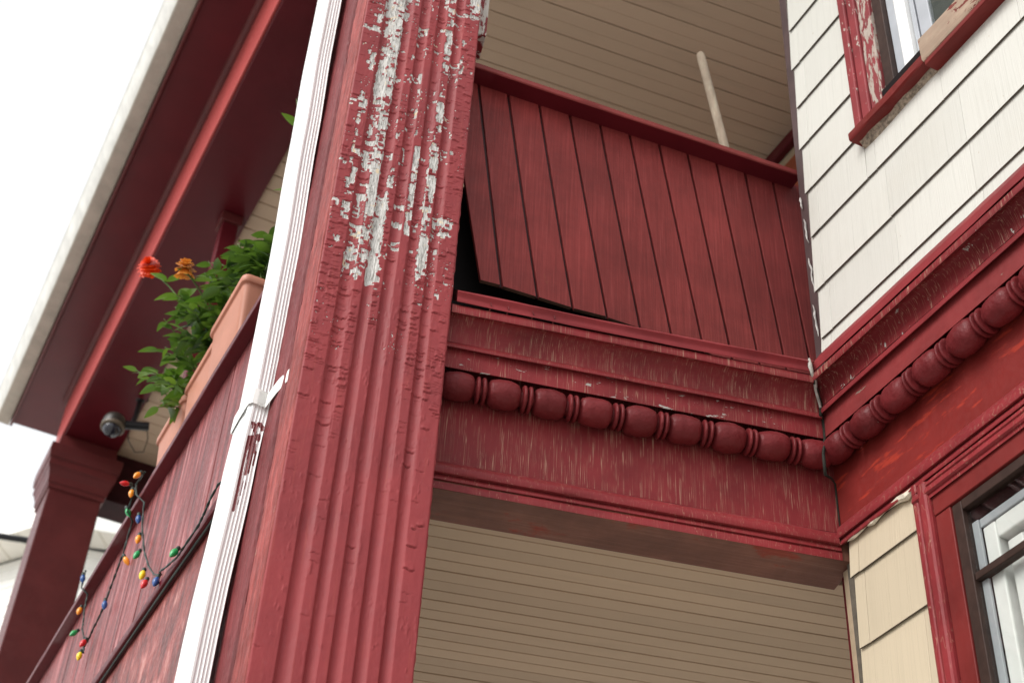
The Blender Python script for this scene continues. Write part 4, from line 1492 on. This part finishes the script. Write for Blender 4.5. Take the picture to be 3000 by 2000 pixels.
# ------------------------------------------------------------------ flower boxes
def planter(t0, t1, n0, zr, label):
    th = Thing('flower_box', label, 'flower box', ((n0 + 0.08), (t0 + t1) / 2, 4.384), PH_B, group='terracotta flower boxes on the parapet')
    zb = 4.385
    L, Wd = t1 - t0, 0.17

    def ring(ins, z, r=0.022):
        a0, a1, c0, c1 = n0 + ins, n0 + Wd - ins, t0 + ins, t1 - ins
        pts = []
        for (cx, cy, s) in ((a1 - r, c0 + r, -90), (a1 - r, c1 - r, 0), (a0 + r, c1 - r, 90), (a0 + r, c0 + r, 180)):
            for k in range(5):
                a = R(s + 90 * k / 4)
                pts.append((cx + r * math.cos(a), cy + r * math.sin(a), z))
        return pts
    rings = [ring(0.030, zb), ring(0.026, zb + 0.006), ring(0.008, zr - 0.03), ring(0.0075, zr - 0.028), ring(0.0, zr - 0.026), ring(-0.002, zr - 0.022), ring(-0.002, zr - 0.004), ring(0.0, zr), ring(0.007, zr), ring(0.010, zr - 0.004), ring(0.02, zr - 0.05)]
    n = 20
    vs_ = [p for rg in rings for p in rg]
    fs = []
    for i in range(len(rings) - 1):
        for k in range(n):
            fs.append((i * n + k, i * n + (k + 1) % n, i * n + n + (k + 1) % n, i * n + n + k))
    fs.append(tuple(range(n))[::-1])
    th.part('box', MB().add(vs_, fs), M['terracotta'], auto=35)
    th.part('soil', MB().add(ring(0.014, zr - 0.028), [tuple(range(n))]), M['soil'])
    return th


planter(3.53, 3.868, 0.722, 4.725, 'terracotta flower box nearest the white downspout')
planter(3.852, 4.165, 0.738, 4.690, 'middle terracotta flower box on the parapet')
planter(4.168, 4.49, 0.740, 4.680, 'terracotta flower box farthest from the downspout')


def leaf_mesh(name, mat, ln=1.0, wd=0.42, fold=0.16, curl=0.22):
    V, F = [], []
    ks = 6
    for k in range(ks + 1):
        f = k / ks
        w = wd * 0.5 * math.sin(math.pi * f ** 0.8) ** 0.85 if 0 < f < 1 else 0.012
        z = -curl * f * f
        V += [(-w, f * ln, z + fold * w * 2), (0, f * ln, z), (w, f * ln, z + fold * w * 2)]
    for k in range(ks):
        o = k * 3
        F += [(o, o + 1, o + 4, o + 3), (o + 1, o + 2, o + 5, o + 4)]
    me = bpy.data.meshes.new(name)
    me.from_pydata(V, [], F)
    me.materials.append(mat)
    me.polygons.foreach_set('use_smooth', [True] * len(F))
    return me


LEAFD = [leaf_mesh('leaf', M['leafdark'], 1, 0.46, 0.2, 0.25), leaf_mesh('leaf', M['leafdark'], 1, 0.40, 0.1, 0.4)]
LEAFL = [leaf_mesh('leaf', M['leaflight'], 1, 0.40, 0.18, 0.2), leaf_mesh('leaf', M['leaflight'], 1, 0.34, 0.1, 0.35)]


def bez(p0, p1, p2, f):
    return p0 * (1 - f) ** 2 + p1 * 2 * f * (1 - f) + p2 * f * f


def plant(name, label, cat, root, stems, leaves, size, per, seed, group=None):
    """stems: list of tip points (frame coordinates)"""
    rr = random.Random(seed)
    th = Thing(name, label, cat, root, PH_B, group=group)
    st = MB()
    base = Vector(root)
    for tip in stems:
        tip = Vector(tip)
        p0 = base + Vector((rr.uniform(-0.03, 0.04), rr.uniform(-0.10, 0.10), 0))
        mid = (p0 + tip) / 2 + Vector((0.05, 0, 0.06 + rr.uniform(0, 0.05)))
        pts = [bez(p0, mid, tip, k / 7) for k in range(8)]
        st.tube(pts, [0.0042 - 0.0026 * k / 7 for k in range(8)], 5)
        n = per
        for k in range(n):
            f = 0.28 + 0.72 * (k + rr.random() * 0.6) / n
            f = min(f, 1.0)
            p = bez(p0, mid, tip, f)
            ang = k * 2.4 + rr.uniform(-0.5, 0.5)
            d = Vector((math.cos(ang), math.sin(ang), rr.uniform(-0.35, 0.45))).normalized()
            if rr.random() < 0.35:
                d = (d + Vector((-0.6, -0.2, 0.0))).normalized()
            o = th.part('leaf', rr.choice(leaves), None) if False else bpy.data.objects.new('leaf', rr.choice(leaves))
            COL.objects.link(o)
            o.parent = th.o
            q = d.to_track_quat('Y', 'Z') @ Quaternion((0, 1, 0), rr.uniform(-0.6, 0.6))
            o.rotation_mode = 'QUATERNION'
            o.rotation_quaternion = q
            s = size * rr.uniform(0.62, 1.15) * (0.75 + 0.25 * (1 - abs(f - 0.6)))
            o.scale = (s, s, s)
            o.location = p - base
    th.part('stem', st, M['stem'], smooth=True)
    return th


zr = 4.70
plant('pepper_plant', 'tall leafy plant rising behind the white downspout', 'plant', (0.80, 3.64, zr),
      [(0.80, 3.72, 5.06), (0.76, 3.70, 5.02), (0.72, 3.74, 5.02), (0.78, 3.60, 4.98), (0.74, 3.80, 4.92), (0.70, 3.80, 4.86), (0.72, 3.68, 4.93), (0.76, 3.62, 4.88), (0.70, 3.74, 4.94), (0.75, 3.76, 4.98)], LEAFD, 0.078, 20, 3)
plant('leafy_sprig', 'light green leaf sprig peeking from behind the upper downspout', 'plant', (0.84, 3.42, 4.72), [(0.735, 3.38, 5.40), (0.748, 3.36, 4.99)], LEAFL, 0.085, 6, 14)
plant('pepper_plant', 'dense dark green plant in the middle flower box', 'plant', (0.80, 3.98, zr),
      [(0.67, 3.92, 5.06), (0.70, 3.90, 4.95), (0.66, 3.97, 4.88), (0.64, 4.0, 4.95), (0.66, 4.06, 4.81), (0.72, 3.86, 4.9), (0.62, 4.02, 4.86), (0.69, 4.0, 4.78), (0.68, 3.85, 4.80), (0.64, 3.93, 4.84), (0.60, 4.0, 4.93), (0.73, 3.95, 4.98), (0.66, 3.88, 4.97), (0.63, 4.05, 4.90)], LEAFD + [LEAFL[0]], 0.076, 19, 5)
plant('balcony_plant', 'bright green straggly plant spilling from the far flower box', 'plant', (0.80, 4.3, zr),
      [(0.60, 4.47, 4.93), (0.63, 4.36, 4.85), (0.66, 4.16, 4.58), (0.68, 4.15, 4.68), (0.64, 4.24, 4.72), (0.66, 4.30, 4.80), (0.62, 4.2, 4.84), (0.63, 4.12, 4.80), (0.60, 4.1, 4.90)], LEAFL + LEAFD[:1], 0.074, 15, 8)


def flower_head(th, c, d, r, mat, layers, seed):
    rr = random.Random(seed)
    b_ = MB()
    d = Vector(d).normalized()
    a = d.cross(Vector((0.3, 0.2, 0.9))).normalized()
    e = d.cross(a)
    c = Vector(c)
    for L in range(layers):
        f = L / max(1, layers - 1)
        el = R(-38 + 112 * f)
        n = int(20 - 9 * f)
        rl = r * (1.0 - 0.42 * f)
        for k in range(n):
            an = 2 * math.pi * (k + 0.5 * (L % 2)) / n + rr.uniform(-0.1, 0.1)
            rad = math.cos(an) * a + math.sin(an) * e
            tan = -math.sin(an) * a + math.cos(an) * e
            dr_ = (math.cos(el) * rad + math.sin(el) * d)
            w = rl * 0.17
            p0 = c + d * (0.004 + 0.010 * f)
            l_ = rl * rr.uniform(0.88, 1.08)
            p1 = p0 + dr_ * l_ * 0.55
            p2 = p0 + dr_ * l_ - d * l_ * 0.10
            b_.add([p0 - tan * w * 0.3, p0 + tan * w * 0.3, p1 + tan * w, p1 - tan * w, p2 + tan * w * 0.7, p2 - tan * w * 0.7],
                   [(0, 1, 2, 3), (3, 2, 4, 5)])
    th.part('flower_head', b_, mat, smooth=False)


z1 = Thing('zinnia', 'round orange red zinnia bloom on a long stem beside the flower box', 'flower', (0.79, 4.08, zr), PH_B)
tip = Vector((0.52, 4.22, 5.20))
st = MB()
pts = [bez(Vector((0.79, 4.08, zr)), Vector((0.68, 4.12, 5.06)), tip - Vector((0, 0, 0.012)), k / 8) for k in range(9)]
st.tube(pts, 0.0032, 6)
z1.part('stem', st, M['stem'], smooth=True)
flower_head(z1, tip, (-0.35, -0.6, 0.42), 0.047, M['orangepetal'], 8, 2)
for k, (f, dx) in enumerate(((0.78, (-0.8, -0.5, -0.1)), (0.78, (0.5, -0.7, 0.25)), (0.62, (-0.9, 0.2, -0.3)), (0.62, (0.3, -0.9, 0.1)), (0.45, (-0.7, -0.6, -0.2)))):
    p = bez(Vector((0.79, 4.08, zr)), Vector((0.68, 4.12, 5.06)), tip, f)
    o = bpy.data.objects.new('leaf', LEAFL[k % 2])
    COL.objects.link(o)
    o.parent = z1.o
    o.rotation_mode = 'QUATERNION'
    o.rotation_quaternion = Vector(dx).normalized().to_track_quat('Y', 'Z')
    o.scale = (0.085,) * 3
    o.location = p - Vector(z1.base)
z2 = Thing('zinnia', 'amber zinnia bloom above the middle flower box', 'flower', (0.80, 3.95, zr), PH_B)
tip2 = Vector((0.585, 3.82, 4.905))
st = MB()
pts = [bez(Vector((0.80, 3.95, zr)), Vector((0.70, 3.90, 4.9)), tip2 - Vector((0, 0, 0.01)), k / 8) for k in range(9)]
st.tube(pts, 0.003, 6)
z2.part('stem', st, M['stem'], smooth=True)
flower_head(z2, tip2, (-0.2, -0.35, 0.8), 0.042, M['yellowpetal'], 5, 5)
for k, (f, dx) in enumerate(((0.8, (-0.8, -0.3, 0.2)), (0.8, (0.6, -0.6, 0.1)), (0.55, (-0.7, 0.5, 0.1)))):
    p = bez(Vector((0.80, 3.95, zr)), Vector((0.70, 3.90, 4.9)), tip2, f)
    o = bpy.data.objects.new('leaf', LEAFL[k % 2])
    COL.objects.link(o)
    o.parent = z2.o
    o.rotation_mode = 'QUATERNION'
    o.rotation_quaternion = Vector(dx).normalized().to_track_quat('Y', 'Z')
    o.scale = (0.075,) * 3
    o.location = p - Vector(z2.base)

# ------------------------------------------------------------------ string of coloured lights
SL = Thing('string_lights', 'string of coloured bulbs draped over the side parapet', 'string lights', (0.73, 4.4, 4.40), PH_B)
NL = 0.728
S1 = [(4.32, 4.427), (4.433, 4.444), (4.353, 4.332), (4.283, 4.199), (4.141, 4.032), (4.008, 3.908), (3.892, 3.819), (3.788, 3.765), (3.68, 3.730), (3.561, 3.70),
      (3.511, 3.70), (3.379, 3.70), (3.34, 3.715), (3.301, 3.741), (3.216, 3.76), (3.10, 3.80)]
S2 = [(4.417, 4.421), (4.46, 4.375), (4.504, 4.311), (4.514, 4.221), (4.558, 4.175), (4.601, 4.129), (4.622, 4.089), (4.677, 4.057), (4.743, 4.039), (4.782, 4.02), (4.834, 4.014), (4.821, 3.983)]
S3 = [(5.081, 4.434), (5.076, 4.376), (5.072, 4.319), (5.055, 4.265), (4.999, 4.185), (4.985, 4.152), (4.884, 4.07), (4.821, 3.983)]


def nl(z):
    return NL - (0.028 if z > 4.34 else 0.012 if z < 3.76 else 0.0)


b = MB()
for S in (S1, S2, S3):
    pts = []
    for (t0_, z0_), (t1_, z1_) in zip(S, S[1:]):
        for f in (0, 0.33, 0.66):
            tt, zz_ = t0_ + (t1_ - t0_) * f, z0_ + (z1_ - z0_) * f
            pts.append(Vector((nl(zz_), tt, zz_)))
    pts.append(Vector((nl(S[-1][1]), *S[-1])))
    for ph in (0, math.pi):
        q = [p + Vector((0.002 * math.cos(i * 1.9 + ph), 0, 0)) + Vector((0, 0.0024 * math.sin(i * 1.9 + ph), 0.0008 * math.sin(i * 1.9 + ph))) for i, p in enumerate(pts)]
        b.tube(q, 0.0024, 5)
SL.part('wire', b, M['wire'], smooth=True)
BL = [('blue', (5.084, 4.424), (0.1, -1)), ('orange', (5.094, 4.299), (-0.2, -1)), ('green', (5.009, 4.159), (-0.6, -0.8)), ('yellow', (4.836, 4.001), (-0.12, -1)), ('red', (4.776, 4.018), (-0.4, -0.9)),
      ('blue', (4.606, 4.089), (0.03, -1)), ('orange', (4.479, 4.195), (0.5, -0.85)), ('red', (4.472, 4.462), (-1, -0.35)), ('orange', (4.339, 4.437), (-0.5, -0.85)), ('orange', (4.446, 4.434), (-0.05, -1)),
      ('green', (4.493, 4.385), (0.4, -0.9)), ('blue', (4.364, 4.295), (0.05, -1)), ('orange', (4.252, 4.155), (-0.1, -1)), ('green', (4.169, 4.049), (-0.35, -0.95)), ('yellow', (4.025, 3.907), (-0.15, -1)),
      ('red', (3.937, 3.829), (-0.3, -0.95)), ('blue', (3.781, 3.760), (-0.22, -1)), ('green', (3.527, 3.712), (-0.45, -0.9))]
SOCK = MB().lathe([(0.0, 0.0045), (0.004, 0.0075), (0.016, 0.0078), (0.020, 0.0068)], (0, 0, 0), (0, 0, -1), 10).mesh((0, 0, 0), [M['wire']], True, 'socket')
bulb_prof = [(0.017, 0.0068), (0.022, 0.0092), (0.028, 0.0112), (0.035, 0.0116), (0.042, 0.0102), (0.048, 0.0078), (0.053, 0.0050), (0.057, 0.0022), (0.0585, 0.0006)]
BM = {}
for cname, mt in BULB.items():
    BM[cname] = MB().lathe(bulb_prof, (0, 0, 0), (0, 0, -1), 14).mesh((0, 0, 0), [mt], True, 'bulb')
for cname, (t_, z_), (dx, dz) in BL:
    d = Vector((dx, -0.25, dz)).normalized()
    q = (-d).to_track_quat('Z', 'Y')
    for nm, me_ in (('bulb', BM[cname]), ('socket', SOCK)):
        o = bpy.data.objects.new(nm, me_)
        COL.objects.link(o)
        o.rotation_mode = 'QUATERNION'
        o.rotation_quaternion = q
        if nm == 'bulb':
            o.parent = SL.o
            o.scale = (0.86,) * 3
            o.location = Vector((nl(z_) - 0.006, t_, z_)) - Vector(SL.base)
            o['label'] = cname + ' bulb'
            last = o
        else:
            o.parent = last
            o.rotation_quaternion = (1, 0, 0, 0)

# ------------------------------------------------------------------ security camera under the far end of the eave
sc_ = Thing('security_camera', 'grey dome security camera hanging under the side porch ceiling', 'camera', (0.924, 7.15, 6.5), PH_B)
cc = Vector((0.924, 7.15, 6.50))
b = MB().lathe([(0.085, 0.020), (0.08, 0.040), (0.065, 0.056), (0.040, 0.064), (0.006, 0.066), (-0.002, 0.063)], cc, (0.05, 0.12, 1), 26)
sc_.part('housing', b, M['camgrey'], smooth=True)
b = MB().lathe([(0.002, 0.068), (-0.010, 0.068), (-0.016, 0.060)], cc, (0.05, 0.12, 1), 26)
sc_.part('collar', b, plain('pale_camera_ring', (0.13, 0.10, 0.07), 0.4))
b = MB().lathe([(-0.012 - 0.052 * math.sin(a), 0.052 * math.cos(a) + 0.001) for a in [math.pi / 2 * k / 9 for k in range(10)]], cc, (0.05, 0.12, 1), 26)
sc_.part('dome', b, M['camdome'], smooth=True)
b = MB().tube([cc + Vector((0.05, 0, 0.035)), cc + Vector((0.19, -0.02, 0.062))], 0.026, 14)
b.tube([cc + Vector((0.10, 0.02, 0.05)), cc + Vector((0.118, 0.06, 0.16)), cc + Vector((0.125, 0.10, 0.30))], 0.016, 10)
b.lathe([(0, 0.045), (0.012, 0.045), (0.03, 0.02)], cc + Vector((0.125, 0.10, 0.325)), (0, 0, -1), 16)
sc_.part('bracket', b, M['camblack'], smooth=False)
b = MB().tube([cc + Vector((0.09, 0, 0.0)), cc + Vector((0.10, -0.02, -0.07)), cc + Vector((0.15, -0.02, -0.13)), cc + Vector((0.20, 0, -0.10)), cc + Vector((0.21, 0.03, 0.02)), cc + Vector((0.19, 0.06, 0.12))], 0.003, 5)
sc_.part('cable', b, M['cable'], smooth=True)

# ------------------------------------------------------------------ neighbouring white house
nh = Thing('neighbour_house', 'white vinyl sided house in the distance behind the far column', 'house', (-1.0, 15.0, 0))
C0 = Vector((-1.74, 14.0, 0))
dl = Vector((-0.733, 0.68, 0))
dr2 = Vector((1, 0.02, 0)).normalized()
nl_ = Vector((-0.68, -0.733, 0))
nr_ = Vector((0.02, -1, 0))
b = MB()
EZ = 9.62
L1, L2 = 7.0, 6.0


def wallface(d, nrm, L, nm):
    z_ = 4.0
    while z_ < EZ:
        b_ = MB()
        a_, e_ = C0 + nrm * 0.012, C0 + d * L + nrm * 0.012
        a2, e2 = C0, C0 + d * L
        zt = min(z_ + 0.115, EZ)
        b_.add([(a_.x, a_.y, z_), (e_.x, e_.y, z_), (e2.x, e2.y, zt), (a2.x, a2.y, zt), (a2.x, a2.y, z_), (e2.x, e2.y, z_)], [(0, 1, 2, 3), (0, 4, 5, 1)])
        nh.part('siding_board', b_, M['vinylside'])
        z_ += 0.115


wallface(dl, nl_, L1, 'l')
wallface(dr2, nr_, L2, 'r')
pl = [C0, C0 + dr2 * L2, C0 + dr2 * L2 + Vector((0, 6, 0)), C0 + dl * L1 + Vector((0, 4, 0)), C0 + dl * L1]
b = MB().add([(p.x + 0.01, p.y + 0.03, z) for z in (0, EZ) for p in pl], [(0, 1, 6, 5), (1, 2, 7, 6), (2, 3, 8, 7), (3, 4, 9, 8), (4, 0, 5, 9), (5, 6, 7, 8, 9)])
nh.part('wall', b, M['vinylside'])


def eave(d, nrm, L, side):
    oh = 0.42
    b_ = MB()
    q = [C0 - d * 0.0, C0 + d * L]
    cor_ = C0 + (nl_ + nr_).normalized() * oh * 1.08
    o0, o1 = cor_, C0 + d * L + nrm * oh
    b_.add([(q[0].x, q[0].y, EZ + 0.02), (q[1].x, q[1].y, EZ + 0.02), (o1.x, o1.y, EZ + 0.02), (o0.x, o0.y, EZ + 0.02)], [(0, 1, 2, 3)])
    s_ob = nh.part('soffit', b_, M['vinylsoffit'])
    b3 = MB()
    n_ = int(L / 0.3)
    for k in range(n_):
        f = (k + 0.5) / n_
        a_ = q[0].lerp(q[1], f)
        e_ = o0.lerp(o1, f)
        b3.tube([(a_.x, a_.y, EZ + 0.016), (e_.x, e_.y, EZ + 0.016)], 0.007, 4)
    nh.part('soffit_seam', b3, plain('soffit_seam_shadow', (0.74, 0.70, 0.60), 0.6), parent=s_ob, kind='stuff')
    b2 = MB()
    b2.add([(o0.x, o0.y, EZ), (o1.x, o1.y, EZ), (o1.x, o1.y, EZ + 0.24), (o0.x, o0.y, EZ + 0.24)], [(0, 1, 2, 3)])
    b2.add([(o0.x, o0.y, EZ + 0.24), (o1.x, o1.y, EZ + 0.24), (o1.x - nrm.x * 0.06, o1.y - nrm.y * 0.06, EZ + 0.30), (o0.x - nrm.x * 0.06, o0.y - nrm.y * 0.06, EZ + 0.30)], [(0, 1, 2, 3)])
    nh.part('gutter', b2, M['vinylside'])


eave(dl, nl_, L1, 'l')
eave(dr2, nr_, L2, 'r')
b = MB()
ap = C0 + Vector((-0.15, 2.4, 0))
cor_ = C0 + (nl_ + nr_).normalized() * 0.40
pr_ = [cor_, C0 + dr2 * L2 + nr_ * 0.4, C0 + dr2 * L2 + Vector((0, 5, 0)), C0 + dl * L1 + Vector((0, 4, 0)), C0 + dl * L1 + nl_ * 0.4]
b.add([(p.x, p.y, EZ + 0.26) for p in pr_] + [(ap.x, ap.y, EZ + 0.95)], [(0, 1, 5), (1, 2, 5), (2, 3, 5), (3, 4, 5), (4, 0, 5)])
nh.part('roof', b, plain('pale_roof', (0.6, 0.58, 0.54), 0.7))

# service cable
b = MB()
pts = [Vector((-3.6 + 3.9 * f, 11.5 + 0.3 * f, 8.22 + 0.30 * f - 0.10 * math.sin(math.pi * f))) for f in np.linspace(0, 1, 24)]
b.tube(pts, [0.028] * 12 + [0.006] * 12, 8)
solo('service_cable', b, M['cable'], 'black overhead cable crossing behind the far column', 'cable', base=tuple(pts[0]), smooth=True)
